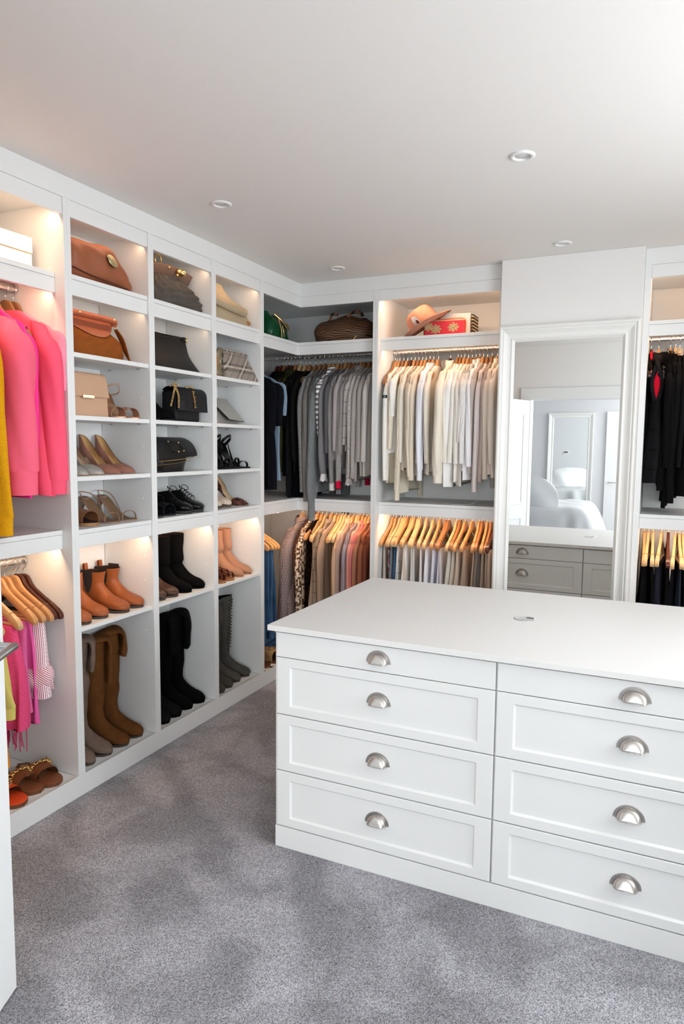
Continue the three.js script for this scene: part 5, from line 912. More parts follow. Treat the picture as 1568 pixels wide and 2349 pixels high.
// ---- slides on the floor boards
function slide(label, pos, turn, { m, band, chain, buckle, toe = 'round', L = 0.255, bandW = 0.075, bandH = 0.05, t = 0.015, group }) {
  const s = shoe('slide_sandal', label, 'sandal', pos, turn, group), R = [];
  part(s, 'sole', plate(L, 0.006, toe, 0, t, 1.12), M.tanSole); part(s, 'insole', plate(L, 0.006, toe, t - 0.002, t + 0.003, 1.08), m);
  const hw = hwAt(toe, 0.68) * 1.12, rows = [];
  for (let i = 0; i <= 14; i++) { const a = PI * i / 14, row = []; for (const [dx, k] of [[-0.5, 1.05], [-0.4, 1.08], [0, 1.05], [0.4, 0.94], [0.5, 0.9]]) row.push(V(L * 0.6 + dx * bandW + 0.012 * Math.sin(a) * dx * -1, 0.008 + bandH * k * spow(Math.sin(a), 0.62), hw * spow(Math.cos(a), 0.8))); rows.push(row); }
  const outer = rings(rows, { closed: false }), inner = rings(rows.map(r => r.map(p => V(p.x, 0.008 + (p.y - 0.008) * 0.95, p.z * 0.965))), { closed: false, flip: true });
  part(s, 'band', outer, band || m); part(s, 'band_lining', inner, M.tanSole);
  if (chain) { const links = []; for (let i = 0; i < 13; i++) { const a = PI * (0.1 + 0.8 * i / 12), g = new THREE.TorusGeometry(0.0095, 0.003, 8, 18); g.scale(1.25, 1, 1); g.rotateX(i % 2 ? 0.5 : -0.5); g.rotateY(0.35); const q = new THREE.Object3D(); q.position.set(L * 0.54, 0.012 + bandH * 1.08 * spow(Math.sin(a), 0.62), hw * 1.03 * spow(Math.cos(a), 0.8)); q.rotation.set(-(PI / 2 - a) + PI / 2, 0, 0); q.updateMatrix(); g.applyMatrix4(q.matrix); links.push(g); } for (const g of links) part(s, 'chain_link', g, M.gold); }
  if (buckle) { const g = new THREE.TorusGeometry(0.013, 0.0025, 8, 24); g.scale(1, 1.5, 1); g.rotateX(PI / 2); g.translate(L * 0.66, 0.012 + bandH * 1.04, 0); part(s, 'buckle', g, M.gold); part(s, 'buckle_bar', cyl(0.0022, 0.05, L * 0.66, 0.014 + bandH * 1.04, 0, 'z', 8), M.gold); }
  return s;
}
M.tanSole = leather('#6d4128', 0.6);
{
  const bs = leather('#80492a', 0.5), g0 = 'slides on the floor board of the pink bay';
  slide('right brown slide sandal with a chunky gold chain on the band', [-0.268, 0.085, 1.9], -0.12, { m: bs, chain: 1, group: g0 });
  slide('left brown slide sandal with a chunky gold chain, nearer the door', [-0.285, 0.085, 1.99], -0.04, { m: bs, chain: 1, group: g0 });
  slide('orange leather slide sandal with a small gold buckle', [-0.262, 0.085, 2.095], 0.0, { m: leather('#e04a1c', 0.45), buckle: 1, group: g0 });
  const g1 = 'slides on the corner floor board', gs = leather('#a4835c', 0.4);
  slide('bronze metallic slide sandal with a gold ring on the corner floor board', [-0.235, 0.085, 0.21], -0.1, { m: DARKIN, band: gs, buckle: 1, group: g1, bandW: 0.1, bandH: 0.066 });
  slide('dark brown flat sandal in front on the corner floor board', [-0.27, 0.085, 0.345], 0.0, { m: leather('#4a2a18', 0.4), group: g1, bandH: 0.04, bandW: 0.04 });
}
// ---------------------------------------------------------------- bags, hats and boxes
const COLX = PI / 2;                                                       // turn: local x along the shelf (to the right), local z out of the shelf
function sack(W, H, D, { n = 40, m = 26, e = 0.55, topE = 0.5, shape = () => 1, depth = () => 1, bump, lean = 0 } = {}) {   // soft bag as a stack of horizontal sections
  const R = [];
  for (let i = 0; i <= m; i++) { const t = i / m, ring = []; const [cx, hw] = shape(t), hd = depth(t);
    for (let j = 0; j < n; j++) { const a = j / n * TAU, x = cx * W + spow(Math.cos(a), e) * hw * W / 2, z = spow(Math.sin(a), 0.8) * hd * D / 2; const p = V(x, t * H, z - lean * t * H); if (bump) bump(p, t, a, x / W); ring.push(p); } R.push(ring.reverse()); }
  return rings(R);
}
{ // slouchy tan bag with an oval metal plate
  const b = thing('slouchy_bag', 'slouchy tan leather bag with an oval brass plate on the top shelf', 'bag', [-0.125, 2.032, 1.60], COLX, 'bags on the shelves');
  const m = leather('#9a5a3c', 0.5);
  const g = profileLoft([[-0.192, 0.12, -0.192, 0.03, 0.1], [-0.18, 0.158, -0.185, 0.004, 0.19], [-0.12, 0.166, -0.13, 0, 0.215], [-0.03, 0.174, -0.03, 0, 0.22], [0.05, 0.172, 0.055, 0, 0.205], [0.1, 0.15, 0.11, 0, 0.18], [0.14, 0.118, 0.145, 0, 0.15], [0.165, 0.09, 0.168, 0.001, 0.125], [0.19, 0.074, 0.19, 0.002, 0.105], [0.213, 0.056, 0.211, 0.006, 0.08], [0.222, 0.036, 0.221, 0.014, 0.03]], { steps: 56, n: 40, e: 0.82, flatB: 0.5, warp: (p, t, th) => { const k = Math.sin(th) > -0.3 ? 1 : 0.3; p.z += k * (0.022 * (vnoise(p.x * 13 + 4, p.y * 17, 7) - 0.5) + 0.007 * Math.sin(p.x * 48 + p.y * 40)); if (p.y > 0.05) p.y += 0.012 * (vnoise(p.x * 11, p.z * 9, 3) - 0.5); } });
  part(b, 'body', g, m);
  part(b, 'piping', tube([V(-0.185, 0.04, 0.09), V(-0.12, 0.022, 0.11), V(0, 0.012, 0.116), V(0.12, 0.012, 0.094), V(0.185, 0.02, 0.056), V(0.214, 0.03, 0.02)], 0.0028, 40, 6), leather('#5c3220', 0.5));
  const pl = part(b, 'metal_plate', lathe([[0.0001, 0.0045], [0.0255, 0.0045], [0.028, 0.003], [0.029, 0]], 44), M.brass); pl.scale.set(1.2, 1, 0.92); pl.rotation.set(PI / 2 - 0.35, 0, -0.25); pl.position.set(0.02, 0.098, 0.114);
  part(pl, 'screw', ball(0.0035, 0, 0.0045, 0, 1, 0.4, 1), M.nickelEdge); for (const x of [-0.021, 0.021]) part(pl, 'screw', ball(0.0026, x, 0.0045, 0, 1, 0.4, 1), M.gold);
}
{ // tan suede handbag with a rolled handle and tassels
  const b = thing('suede_handbag', 'tan suede handbag with a rolled leather handle and long tassels', 'bag', [-0.125, 1.745, 1.635], COLX, 'bags on the shelves');
  const su = leather('#935224', 0.95, 'suede'), le = leather('#a5583a', 0.42);
  part(b, 'body', sack(0.352, 0.158, 0.2, { n: 56, m: 26, e: 0.6, shape: (t) => cr([[0.03, 0.94], [0.03, 1], [0.03, 0.97], [0.02, 0.88], [0, 0.74], [0, 0.6]], t), depth: (t) => cr([[0.95], [1], [0.86], [0.6], [0.3], [0.1]], t)[0], bump: (p, t, a, u) => { p.z += 0.012 * (vnoise(u * 9, t * 4, 5) - 0.5); } }), su);
  // curved leather flap over the front
  const R = []; for (let i = 0; i <= 24; i++) { const u = i / 24, x = lerp(-0.125, 0.145, u), d = 0.078 * Math.pow(Math.sin(PI * clamp(u * 0.94 + 0.03)), 0.7), row = []; for (let j = 0; j <= 8; j++) { const y = 0.160 - d * j / 8, zz = 0.104 * cr([[0.95], [1], [0.86], [0.6], [0.3], [0.1]], clamp(y / 0.158))[0] + 0.004 + 0.004 * Math.sin(PI * j / 8); row.push(V(x, y + 0.001, zz)); } R.push(row); }
  part(b, 'flap', rings(R, { closed: false }), le);
  part(b, 'handle', sweep([V(-0.155, 0.148, 0.035), V(-0.145, 0.16, 0.044), V(-0.1, 0.164, 0.05), V(0, 0.164, 0.054), V(0.1, 0.163, 0.054), V(0.128, 0.159, 0.05), V(0.13, 0.146, 0.042)], round(0.0125, 10), V(0, 0, 1), { steps: 44 }), le);
  for (const x of [-0.075, 0.113]) part(b, 'stud', ball(0.0055, x, 0.167, 0.064, 1, 1, 0.6), M.gold);
  for (let i = 0; i < 7; i++) part(b, 'tassel_strand', sweep([V(0.135, 0.132, 0.055 - i * 0.002), V(0.16 + i * 0.003, 0.095, 0.066 - i * 0.006), V(0.178 + i * 0.004, 0.045, 0.07 - i * 0.006), V(0.20 + i * 0.007, 0.006 + 0.001 * i, 0.066 - i * 0.006), V(0.212 + i * 0.007, 0.003 + 0.001 * i, 0.066 - i * 0.006)], flat(0.007, 0.003), V(0, 0.3, 1), { steps: 18 }), su);
}
{ // beige structured clutch
  const b = thing('structured_clutch', 'beige flap clutch with a gold clasp bar', 'bag', [-0.098, 1.507, 1.70], COLX, 'bags on the shelves');
  const m = leather('#c7a184', 0.6);
  part(b, 'body', (() => { const s = new THREE.Shape([[-0.045, 0], [0.05, 0], [0.042, 0.10], [0.03, 0.165], [-0.028, 0.165]].map(p => new THREE.Vector2(...p))); const g = new THREE.ExtrudeGeometry(s, { depth: 0.226, bevelEnabled: true, bevelSize: 0.003, bevelThickness: 0.003, bevelSegments: 2 }); g.rotateY(-PI / 2); g.translate(0.113, 0.003, 0); g.rotateY(0); return g; })(), m);
  part(b, 'flap', sweep([V(0, 0.17, -0.034), V(0, 0.174, 0.0), V(0, 0.17, 0.032), V(0, 0.138, 0.043), V(0, 0.078, 0.055)], flat(0.237, 0.004), V(1, 0, 0), { steps: 18 }), m);
  part(b, 'clasp', box(-0.03, 0.03, 0.071, 0.085, 0.055, 0.063, 0.002), std({ color: col(0.80, 0.62, 0.40), metalness: 0.9, roughness: 0.35 }));
}
{ // gathered grey brown frame bag
  const b = thing('gathered_handbag', 'gathered grey brown frame bag with gold ring and knobs', 'bag', [-0.135, 2.032, 1.105], COLX, 'bags on the shelves');
  const m = leather('#57504a', 0.8), R = (t) => cr([[0, 0.98], [0, 1.02], [0, 0.98], [0, 0.86], [0, 0.72], [0, 0.62]], t);
  part(b, 'body', sack(0.42, 0.15, 0.22, { n: 96, m: 34, e: 0.72, shape: R, depth: (t) => cr([[0.9], [1], [0.95], [0.8], [0.55], [0.34]], t)[0], bump: (p, t, a, u) => { const f = 0.006 * Math.sin(a * 26 + 4 * Math.sin(t * 5 + a * 3)) + 0.004 * Math.sin(a * 47 + t * 9) + 0.004 * Math.sin(t * 30 + a * 6); p.x += f * Math.cos(a); p.z += f * Math.sin(a); } }), m);
  const fl = (z) => { const S = []; for (let i = 0; i <= 22; i++) { const u = i / 22, x = lerp(-0.145, 0.145, u), w = 0.042 * Math.pow(Math.sin(PI * clamp(u * 0.9 + 0.05)), 0.5); S.push(V(x, 0.158 + 0.03 * Math.cos((u - 0.5) * 2) - 0.012, z)); } return sweep(S, flat(0.05, 0.014), V(0, 1, 0.5), { steps: 22 }); };
  part(b, 'frame_flap', fl(0.035), leather('#6a5346', 0.45)); part(b, 'frame_flap', fl(-0.03), leather('#6a5346', 0.45));
  const g = new THREE.TorusGeometry(0.0225, 0.0032, 10, 28); g.translate(-0.045, 0.222, 0.0); part(b, 'handle_ring', g, M.gold);
  part(b, 'ring_loop', tube([V(-0.08, 0.172, 0), V(-0.066, 0.195, 0), V(-0.045, 0.199, 0), V(-0.024, 0.195, 0), V(-0.012, 0.172, 0)], 0.008, 18, 8), m);
  for (const [x, y, z, r] of [[0.055, 0.176, 0.062, 0.016], [0.035, 0.18, 0.055, 0.014], [-0.03, 0.185, 0.05, 0.006], [0.015, 0.158, 0.062, 0.007]]) part(b, 'clasp_ball', ball(r, x, y, z, 1, 1, 1, 18), M.gold);
}
{ // flat black zip pouch leaning back
  const b = thing('zip_pouch', 'flat black leather zip pouch with a gold puller', 'bag', [-0.10, 1.745, 1.105], COLX, 'bags on the shelves');
  const m = leather('#17171a', 0.5);
  part(b, 'body', sack(0.37, 0.18, 0.07, { n: 48, m: 20, e: 0.25, lean: 0.36, shape: (t) => cr([[0.02, 1.02], [0.0, 0.96], [-0.005, 0.92], [0, 0.95], [0.0, 0.98]], t), depth: (t) => cr([[1.3], [1.0], [0.6], [0.28], [0.1]], t)[0], bump: (p, t, a, u) => { p.y += t * (0.012 * (Math.abs(u) * 2) ** 2 - 0.006 - 0.02 * Math.exp(-(((u + 0.02) * 6) ** 2)) * 0.5); p.z += 0.008 * (vnoise(u * 5, t * 3, 4) - 0.5); } }), m);
  part(b, 'zip', tube([V(-0.178, 0.184, -0.064), V(-0.06, 0.172, -0.062), V(0.06, 0.17, -0.062), V(0.178, 0.183, -0.064)], 0.0035, 24, 6), M.black);
  const g = new THREE.TorusGeometry(0.009, 0.003, 8, 20); g.translate(0.184, 0.172, -0.05); part(b, 'zip_puller', g, M.gold); part(b, 'corner_tab', ball(0.018, 0.168, 0.172, -0.056, 1, 0.8, 0.4), BLK);
}
{ // cream soft bag
  const b = thing('soft_leather_bag', 'soft cream leather bag with a small tan label', 'bag', [-0.135, 2.032, 0.655], COLX, 'bags on the shelves');
  const m = leather('#b3a184', 0.55);
  part(b, 'body', sack(0.40, 0.205, 0.21, { n: 56, m: 28, e: 0.6, shape: (t) => cr([[0.0, 1], [0, 0.98], [-0.01, 0.92], [-0.03, 0.8], [-0.1, 0.52], [-0.13, 0.38], [-0.13, 0.32]], t), depth: (t) => cr([[0.95], [1], [0.92], [0.86], [0.55], [0.36], [0.24]], t)[0], bump: (p, t, a, u) => { p.z += 0.012 * (vnoise(u * 4, t * 4, 12) - 0.5); } }), m);
  part(b, 'front_fold', sweep([V(-0.19, 0.095, 0.085), V(-0.1, 0.075, 0.104), V(0.02, 0.066, 0.108), V(0.1, 0.07, 0.09), V(0.12, 0.09, 0.075)], round(0.016, 10), V(0, 1, 0), { steps: 30 }), m);
  part(b, 'leather_label', box(0.09, 0.145, 0.018, 0.034, 0.093, 0.098, 0.001), leather('#b97b3c', 0.6));
}
{ // jewelled tan clutch and plaid pouch
  const t = thing('jewelled_clutch', 'tan clutch with a wavy jewelled flap beside the plaid pouch', 'bag', [-0.085, 1.745, 0.825], COLX + 0.1, 'bags on the shelves');
  const m = leather('#a87f4a', 0.55);
  part(t, 'body', box(-0.045, 0.06, 0, 0.135, -0.06, 0.05, 0.018), m);
  const R = []; for (let i = 0; i <= 18; i++) { const y = lerp(0.142, 0.008, i / 18), w = 0.022 + 0.010 * Math.sin(i / 18 * 9); R.push([V(0.022 - w, y, 0.05), V(0.022 - w * 0.6, y, 0.062), V(0.022 + w * 0.6, y, 0.062), V(0.022 + w, y, 0.05)]); }
  part(t, 'jewelled_flap', rings(R, { closed: false }), leather('#a99a80', 0.3, 'glitter'));
  const r = rng(3); for (let i = 0; i < 3; i++) part(t, 'jewel', ball(0.01, 0.022, 0.11 - i * 0.038, 0.062, 0.8, 1.2, 0.5, 10), std({ color: col(0.05, 0.045, 0.04), roughness: 0.1, metalness: 0.3 }));
  const b = thing('plaid_pouch', 'grey plaid wedge shaped pouch', 'bag', [-0.07, 1.745, 0.605], COLX, 'bags on the shelves');
  const pm = std({ map: rep(T.plaid, 6.5, 6.5), roughness: 0.8, color: hex('#f3eae2') });
  part(b, 'body', sack(0.30, 0.15, 0.13, { n: 40, m: 16, e: 0.2, lean: 0.1, shape: (q) => cr([[0, 1.04], [0, 0.98], [-0.02, 0.9], [-0.03, 0.84]], q), depth: (q) => cr([[1], [0.72], [0.42], [0.14]], q)[0] }), pm);
  part(b, 'rolled_edge', sweep([V(-0.14, 0.148, -0.014), V(0, 0.148, -0.014), V(0.122, 0.147, -0.014)], round(0.011, 10), V(0, 1, 0), { steps: 12 }), pm);
}
{ // black flap bag with gold letters, chain and tag
  const b = thing('chain_handbag', 'black flap handbag with gold initials and a gold chain strap', 'bag', [-0.085, 1.507, 1.03], COLX, 'bags on the shelves');
  const m = leather('#131417', 0.5);
  part(b, 'body', box(-0.115, 0.075, 0, 0.148, -0.05, 0.036, 0.014), m);
  part(b, 'flap', sweep([V(0, 0.15, -0.045), V(0, 0.162, -0.02), V(0, 0.16, 0.02), V(0, 0.14, 0.042), V(0, 0.1, 0.047), V(0, 0.05, 0.05)], flat(0.222, 0.006), V(1, 0, 0), { steps: 26, taper: (u) => 1 + 0.06 * u }), m);
  part(b, 'leather_tag', box(-0.125, -0.075, 0.05, 0.098, 0.054, 0.059, 0.004), leather('#202228', 0.5));
  const ch = [[-0.112, 0.168, 0.03], [-0.14, 0.13, 0.045], [-0.155, 0.07, 0.04]], ch2 = [[-0.118, 0.165, 0.036], [-0.122, 0.12, 0.058], [-0.126, 0.066, 0.062]];
  for (const P of [ch, ch2, [[0.0, 0.165, 0], [0.03, 0.172, 0.01], [0.055, 0.164, 0.012]], [[-0.12, 0.165, 0.01], [-0.1, 0.178, 0.02], [-0.08, 0.17, 0.025]]]) { const cv = new THREE.CatmullRomCurve3(P.map(p => V(...p))), k = Math.round(cv.getLength() / 0.0075); for (let i = 0; i <= k; i++) { const g = new THREE.TorusGeometry(0.004, 0.0016, 6, 10); if (i % 2) g.rotateY(PI / 2); const p = cv.getPoint(i / k); g.translate(p.x, p.y, p.z); part(b, 'chain_link', g, M.gold); } }
  const font = await new FontLoader().loadAsync('fonts/droid/droid_serif_bold.typeface.json');
  const letters = ['Y', 'S', 'L'].map((c, i) => { const g = new TextGeometry(c, { font, size: 0.031, depth: 0.003, curveSegments: 4 }); g.computeBoundingBox(); const w = g.boundingBox.max.x; g.scale(0.62, 1, 1); g.translate(-w * 0.31 + [-0.001, 0, 0.006][i], [0.118, 0.092, 0.068][i], 0.0565); return g; });
  letters[0].translate(0, 0, -0.006);
  for (const g of letters) part(b, 'gold_letter', g, M.gold);
}
{ // black buckled fold-over clutch, bow shoe edge left of it
  const b = thing('buckled_clutch', 'black leather fold over clutch with a square buckle and gold zip', 'bag', [-0.11, 1.271, 1.20], COLX + 0.12, 'bags on the shelves');
  const m = leather('#101113', 0.34), sh = (w0, w1) => (t) => cr([[0, w0], [0, w0 * 1.03], [0, w1]], t);
  part(b, 'body', (() => { const g = sack(0.30, 0.115, 0.17, { n: 44, m: 16, e: 0.4, shape: sh(1, 1.0), depth: (t) => cr([[0.9], [1], [0.8]], t)[0], bump: (p, t, a, u) => { p.z += 0.008 * (vnoise(u * 8, t * 4, 3) - 0.5); } }); return g; })(), m);
  part(b, 'flap', sweep([V(0.012, 0.12, -0.07), V(0.012, 0.148, -0.03), V(0.012, 0.154, 0.02), V(0.014, 0.13, 0.066), V(0.016, 0.095, 0.088), V(0.018, 0.062, 0.094)], flat(0.345, 0.014), V(1, 0, 0), { steps: 26 }), m);
  part(b, 'zip_edge', tube([V(-0.15, 0.052, 0.096), V(0, 0.057, 0.1), V(0.17, 0.072, 0.093), V(0.19, 0.09, 0.085)], 0.0022, 20, 6), M.gold);
  part(b, 'zip_edge', tube([V(-0.15, 0.034, 0.088), V(0, 0.04, 0.09), V(0.15, 0.05, 0.08)], 0.0016, 20, 6), M.brass);
  const bk = merge([box(-0.065, 0.035, 0.132, 0.144, 0.071, 0.079, 0.002), box(-0.065, 0.035, 0.092, 0.102, 0.094, 0.101, 0.002)]);
  part(b, 'buckle', tube([V(-0.03, 0.14, 0.068), V(0.055, 0.137, 0.068), V(0.06, 0.134, 0.07), V(0.062, 0.1, 0.094), V(0.058, 0.097, 0.096), V(-0.03, 0.097, 0.096), V(-0.034, 0.1, 0.094), V(-0.034, 0.137, 0.07)], 0.0055, 44, 7, true), leather('#0b0b0c', 0.25));
  for (const [x, y, z] of [[-0.032, 0.139, 0.072], [0.058, 0.136, 0.072], [0.06, 0.098, 0.099], [0.008, 0.094, 0.103]]) part(b, 'stud', ball(0.0055, x, y, z, 1, 1, 0.7, 8), M.gold);
  sandal('flat black bow shoe lying left of the buckled clutch', [-0.215, 1.271, 1.335], 0.2, { name: 'bow_shoe', group: gB, heel: 0, m: BLK, straps: [[0.75, 0.03, 0.05, 0.003]], counter: 1, L: 0.2 });
}
{ // glitter envelope clutch, leaning
  const b = thing('envelope_clutch', 'silver glitter envelope clutch with a black edged flap', 'bag', [-0.12, 1.507, 0.645], COLX + 0.16, 'bags on the shelves');
  const gl = leather('#dedbd2', 0.35, 'glitter');
  part(b, 'body', sack(0.27, 0.135, 0.06, { n: 36, m: 12, e: 0.18, lean: 0.45, shape: (t) => cr([[0, 1], [0, 1], [-0.02, 0.97]], t), depth: (t) => cr([[1.2], [0.8], [0.25]], t)[0] }), gl);
  const P = [[-0.11, 0.143, -0.052], [0.125, 0.143, -0.052], [0.155, 0.02, 0.042], [-0.04, 0.026, 0.044]], mk = (dz) => P.map(p => V(p[0], p[1] + dz * 0.3, p[2] + dz));
  part(b, 'flap', rings([mk(0), mk(0.006)].map(r => r), {}), gl);
  part(b, 'flap_edge', wire([mk(0.003)[0], mk(0.003)[3], mk(0.003)[2], mk(0.003)[1]], 0.0026), BLK);
}
{ // corner shelf: green bag, zebra holdall
  const b = thing('green_handbag', 'glossy emerald green handbag with curved gold handle', 'bag', [-0.19, 2.032, 0.045], COLX + 0.2, 'bags on the shelves');
  const m = leather('#0b4a2a', 0.28);
  part(b, 'body', sack(0.30, 0.16, 0.18, { n: 44, m: 20, e: 0.5, shape: (t) => cr([[0, 0.92], [0.01, 1.0], [0.0, 0.94], [0, 0.8]], t), depth: (t) => cr([[0.9], [1], [0.8], [0.3]], t)[0], bump: (p, t, a, u) => { p.z += 0.018 * (vnoise(u * 6, t * 5, 8) - 0.5); p.y += 0.01 * t * Math.sin(u * 14); } }), m);
  part(b, 'gold_handle', tube([V(-0.075, 0.155, 0.05), V(-0.03, 0.115, 0.09), V(0.02, 0.08, 0.105), V(0.055, 0.085, 0.1), V(0.062, 0.115, 0.085)], 0.008, 30, 10), M.gold);
  part(b, 'gold_charm', sweep([V(-0.06, 0.085, 0.1), V(-0.055, 0.05, 0.108), V(-0.045, 0.02, 0.106)], flat(0.016, 0.005), V(1, 0, 0), { steps: 10 }), M.gold); part(b, 'gold_charm', sweep([V(-0.085, 0.12, 0.085), V(-0.08, 0.06, 0.1), V(-0.07, 0.015, 0.1)], flat(0.009, 0.005), V(1, 0, 0), { steps: 10 }), std({ color: col(0.72, 0.42, 0.2), metalness: 0.6, roughness: 0.4 }));
  const z = thing('striped_holdall', 'brown and black wavy striped holdall in the corner shelf', 'bag', [0.19, 2.032, -0.235], 0.05, 'bags on the shelves');
  const zt = tex(512, (u, v) => { const w = v * 15 + 1.5 * vnoise(u * 4, v * 3, 6, 0) + 1.1 * vnoise(u * 9, v * 7, 16, 0), f = ((w % 1) + 1) % 1, d = 0.34 + 0.2 * vnoise(u * 7, v * 9, 2); return f < d ? [0.012, 0.008, 0.006] : [0.205, 0.088, 0.036]; }, { srgb: true });
  const zm = std({ map: zt, roughness: 0.55 }), g = sack(0.385, 0.168, 0.22, { n: 64, m: 28, e: 0.45, shape: (t) => cr([[0.01, 0.95], [0.0, 1.0], [0.0, 1.0], [0.02, 0.9], [0.04, 0.66]], t), depth: (t) => cr([[0.9], [1], [1], [0.75], [0.2]], t)[0], bump: (p, t, a, u) => { p.y += 0.012 * t * Math.sin(u * 12 + 1); p.z += 0.014 * (vnoise(u * 6, t * 4, 9) - 0.5); } });
  const gp = g.attributes.position, gu = g.attributes.uv; for (let i = 0; i < gp.count; i++) gu.setXY(i, gp.getX(i) / 0.4 + 0.5 + gp.getZ(i), gp.getY(i) / 0.19);
  part(z, 'body', g, zm);
  part(z, 'handle', sweep([V(-0.09, 0.155, 0.03), V(-0.07, 0.185, 0.045), V(-0.03, 0.178, 0.05)], round(0.009, 8), V(0, 0, 1), { steps: 14 }), zm); part(z, 'handle', sweep([V(0.03, 0.165, 0.03), V(0.06, 0.19, 0.03), V(0.11, 0.19, 0.03), V(0.13, 0.165, 0.03)], round(0.01, 8), V(0, 0, 1), { steps: 18 }), zm);
  for (const x of [-0.075, 0.05, 0.085, 0.1]) part(z, 'stud', ball(0.004, x, 0.197 - 0.06 * Math.abs(x - 0.08), 0.035, 1, 1, 1, 8), M.gold);
  part(z, 'charm', tube([V(0.12, 0.035, 0.115), V(0.105, 0.015, 0.118), V(0.095, 0.004, 0.118)], 0.003, 8, 6), M.gold);
}
{ // pink felt hat resting on the red clutch, white book box behind
  const h = thing('fedora_hat', 'dusty pink felt hat with a brown band and a spotted feather', 'hat', [0.735, 2.118, -0.18], 0.0);
  const felt = leather('#c08c76', 0.95, 'suede'), band = leather('#2a1a14', 0.5), inn = new THREE.Group(); inn.name = 'x';
  const R = []; for (const [r0, y, wav] of [[0.158, 0.008, 1], [0.16, 0.0115, 1], [0.156, 0.0135, 1], [0.12, 0.004, 0.5], [0.092, 0.003, 0.1], [0.086, 0.012, 0], [0.0835, 0.05, 0], [0.079, 0.085, 0], [0.072, 0.108, 0], [0.058, 0.118, 0], [0.035, 0.112, 0], [0.012, 0.102, 0]]) R.push(Array.from({ length: 56 }, (_, j) => { const a = j / 56 * TAU, c = Math.cos(a), s = Math.sin(a); const cre = y > 0.08 ? -0.026 * Math.exp(-((s * r0 / 0.022) ** 2)) * smooth(0.08, 0.115, y) : 0; const pinch = y > 0.04 ? 1 - 0.2 * smooth(0.03, 0.11, y) * Math.max(0, c) * Math.abs(s) : 1; return V(c * r0 * 1.08, y + wav * 0.02 * (s * s - 0.25) * (c > 0 ? 1 : 1.2) + cre + 0.006 * (y > 0.09 ? c : 0), s * r0 * 0.92 * pinch); }).reverse());
  const hatG = rings(R, { capA: false }), tilt = (g) => { g.rotateZ(0.0); return g; };
  const cr_ = part(h, 'felt_body', hatG, felt); 
  const bandG = rings([[0.0875, 0.0065], [0.0872, 0.028]].map(([r0, y]) => Array.from({ length: 56 }, (_, j) => { const a = j / 56 * TAU; return V(Math.cos(a) * r0 * 1.085, y, Math.sin(a) * r0 * 0.925); }).reverse()), { capA: false, capB: false });
  const bm = part(h, 'hat_band', bandG, band), fe = part(h, 'feather', sweep([V(-0.012, 0.012, 0.082), V(-0.016, 0.04, 0.084), V(-0.022, 0.07, 0.082), V(-0.026, 0.088, 0.078)], flat(0.03, 0.002), V(1, 0, 0), { steps: 20, taper: (t) => 0.25 + Math.sin(PI * clamp(t * 0.95 + 0.05)) }), std({ map: rep(tex(64, (u, v) => (Math.sin(u * 40 + v * 30) > 0.1 ? 0.85 : 0.08), { srgb: true }), 30), roughness: 0.9 }), 'black and white spotted feather');
  part(h, 'feather_tip', sweep([V(-0.008, 0.014, 0.085), V(-0.01, 0.04, 0.087), V(-0.014, 0.06, 0.086)], flat(0.01, 0.002), V(1, 0, 0), { steps: 12, taper: (t) => 0.3 + Math.sin(PI * clamp(t)) }), leather('#3c1018', 0.8)); part(h, 'band_stud', ball(0.005, 0.0, 0.018, 0.083, 1, 1, 0.6, 10), M.gold);
  h.rotation.set(0.16, 0.12, 0.52); h.position.set(0.745, 2.094, -0.165);
  const c = thing('embellished_clutch', 'red beaded clutch with gold embroidery under the pink hat', 'bag', [0.87, 2.032, -0.165], 0.06, 'bags on the shelves');
  const red = std({ map: tex(256, (u, v) => { const f = Math.min(...[[0.72, 0.52], [0.3, 0.45], [0.12, 0.62]].map(([a, b]) => { const dx = (u - a) * 2, dy = v - b, an = Math.atan2(dy, dx), r = Math.hypot(dx, dy); return r / (0.16 + 0.12 * Math.abs(Math.cos(an * 4))); })); const g = hash2(u * 128, v * 128, 3); return f < 1 ? (g > 0.55 ? [0.75, 0.6, 0.32] : [0.2, 0.12, 0.05]) : v > 0.9 ? [0.6, 0.35, 0.2] : [0.58, 0.025, 0.045]; }, { srgb: true }), roughness: 0.45 });
  const cg = box(-0.135, 0.11, 0, 0.098, -0.02, 0.02, 0.012), cp = cg.attributes.position; for (let i = 0; i < cp.count; i++) cg.attributes.uv.setXY(i, (cp.getX(i) + 0.135) / 0.245, cp.getY(i) / 0.1);
  part(c, 'body', cg, red); part(c, 'beaded_edge', tube([V(-0.13, 0.1, 0.012), V(0, 0.1, 0.012), V(0.1, 0.1, 0.012), V(0.111, 0.09, 0.012), V(0.111, 0.01, 0.012)], 0.0035, 30, 6), std({ color: col(0.62, 0.25, 0.12), metalness: 0.6, roughness: 0.35 })); part(c, 'base_trim', box(-0.135, 0.11, 0.001, 0.016, 0.018, 0.024, 0.003), leather('#d31c3d', 0.4));
  const k = thing('white_box', 'white card box standing behind the red clutch', 'box', [0.9, 2.032, -0.29], 0.04);
  part(k, 'case', box(-0.16, 0.082, 0, 0.148, -0.03, 0.03, 0.0015), M.white); part(k, 'lid_edge', box(-0.1605, 0.0825, 0.1, 0.1485, -0.0305, 0.0305, 0.001), M.white);
  const q = thing('striped_box', 'slim black and gold striped box beside the white box', 'box', [1.0, 2.032, -0.3], 0.0);
  part(q, 'case', box(-0.006, 0.006, 0, 0.135, -0.06, 0.06, 0.001), M.black); for (let i = 0; i < 7; i++) part(q, 'gold_stripe', box(-0.0062, 0.0062, 0.008 + i * 0.0185, 0.016 + i * 0.0185, -0.0605, 0.0605, 0.0005), M.gold);
}
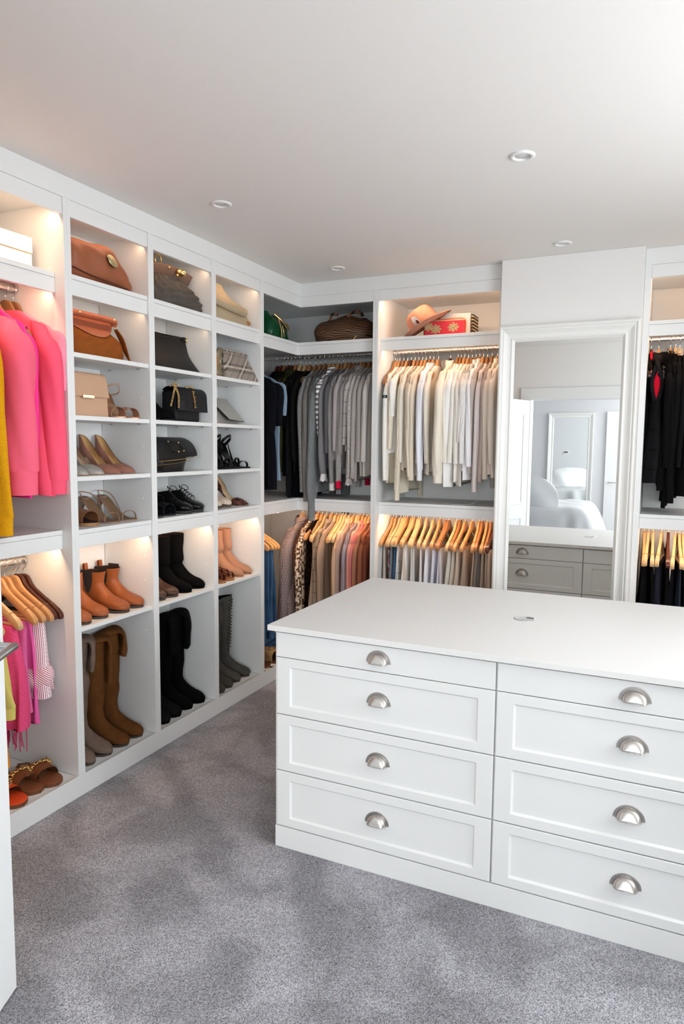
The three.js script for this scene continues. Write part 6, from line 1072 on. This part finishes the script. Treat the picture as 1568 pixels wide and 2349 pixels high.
{ // burgundy hat at the right edge
  const h = thing('burgundy_hat', 'burgundy felt hat with a feather at the right edge', 'hat', [2.175, 2.045, -0.16], 0);
  const felt = leather('#5c1420', 0.95, 'suede');
  part(h, 'felt_body', lathe([[0.15, 0.004], [0.152, 0.007], [0.11, 0.008], [0.09, 0.012], [0.087, 0.05], [0.082, 0.09], [0.06, 0.118], [0.03, 0.114], [0.0005, 0.105]], 48), felt);
  part(h, 'hat_band', lathe([[0.0905, 0.014], [0.0885, 0.038]], 48), leather('#2a0a10', 0.5));
  part(h, 'feather', sweep([V(-0.07, 0.05, 0.05), V(-0.085, 0.10, 0.06), V(-0.07, 0.16, 0.06), V(-0.03, 0.19, 0.05)], flat(0.006, 0.001), V(0, 0, 1), { steps: 16 }), leather('#e48a6a', 0.7)); h.rotation.z = -0.75; h.position.set(2.215, 2.135, -0.14);
}
{ // storage box on the far left top shelf
  const b = thing('storage_box', 'white storage box with a thin gold line on the top left shelf', 'box', [-0.17, 2.032, 2.04], COLX, 'boxes');
  part(b, 'case', box(-0.2, 0.163, 0, 0.064, -0.1, 0.048, 0.001), M.white); part(b, 'lid', box(-0.202, 0.165, 0.066, 0.122, -0.102, 0.05, 0.0015), M.white); part(b, 'gold_line', box(-0.201, 0.164, 0.064, 0.0665, -0.101, 0.0505, 0.0003), M.gold);
}
{ // folded denim and a fine cord
  const b = thing('folded_jeans', 'folded blue jeans lying at the back of the corner floor board', 'jeans', [-0.30, 0.085, 0.12], 0.2);
  for (let i = 0; i < 3; i++) part(b, 'fold', box(-0.14, 0.17 - i * 0.01, i * 0.034, i * 0.034 + 0.033, -0.13 + i * 0.006, 0.13, 0.014), fab(['#ffffff', '#d8e2ea', '#f0f0f0'][i], 'denim'));
  const c = solo('loose_cord', tube([V(1.09, 1.17, -0.12), V(1.1, 1.12, -0.10), V(1.085, 1.085, -0.08), V(1.04, 1.071, -0.075), V(0.98, 1.0695, -0.075), V(0.945, 1.0695, -0.08)], 0.0012, 40, 5), leather('#d8cdbd', 0.6), 'thin white cord lying loose on the shelf under the white clothes', 'cord');
}
renderer.render(scene, camera);
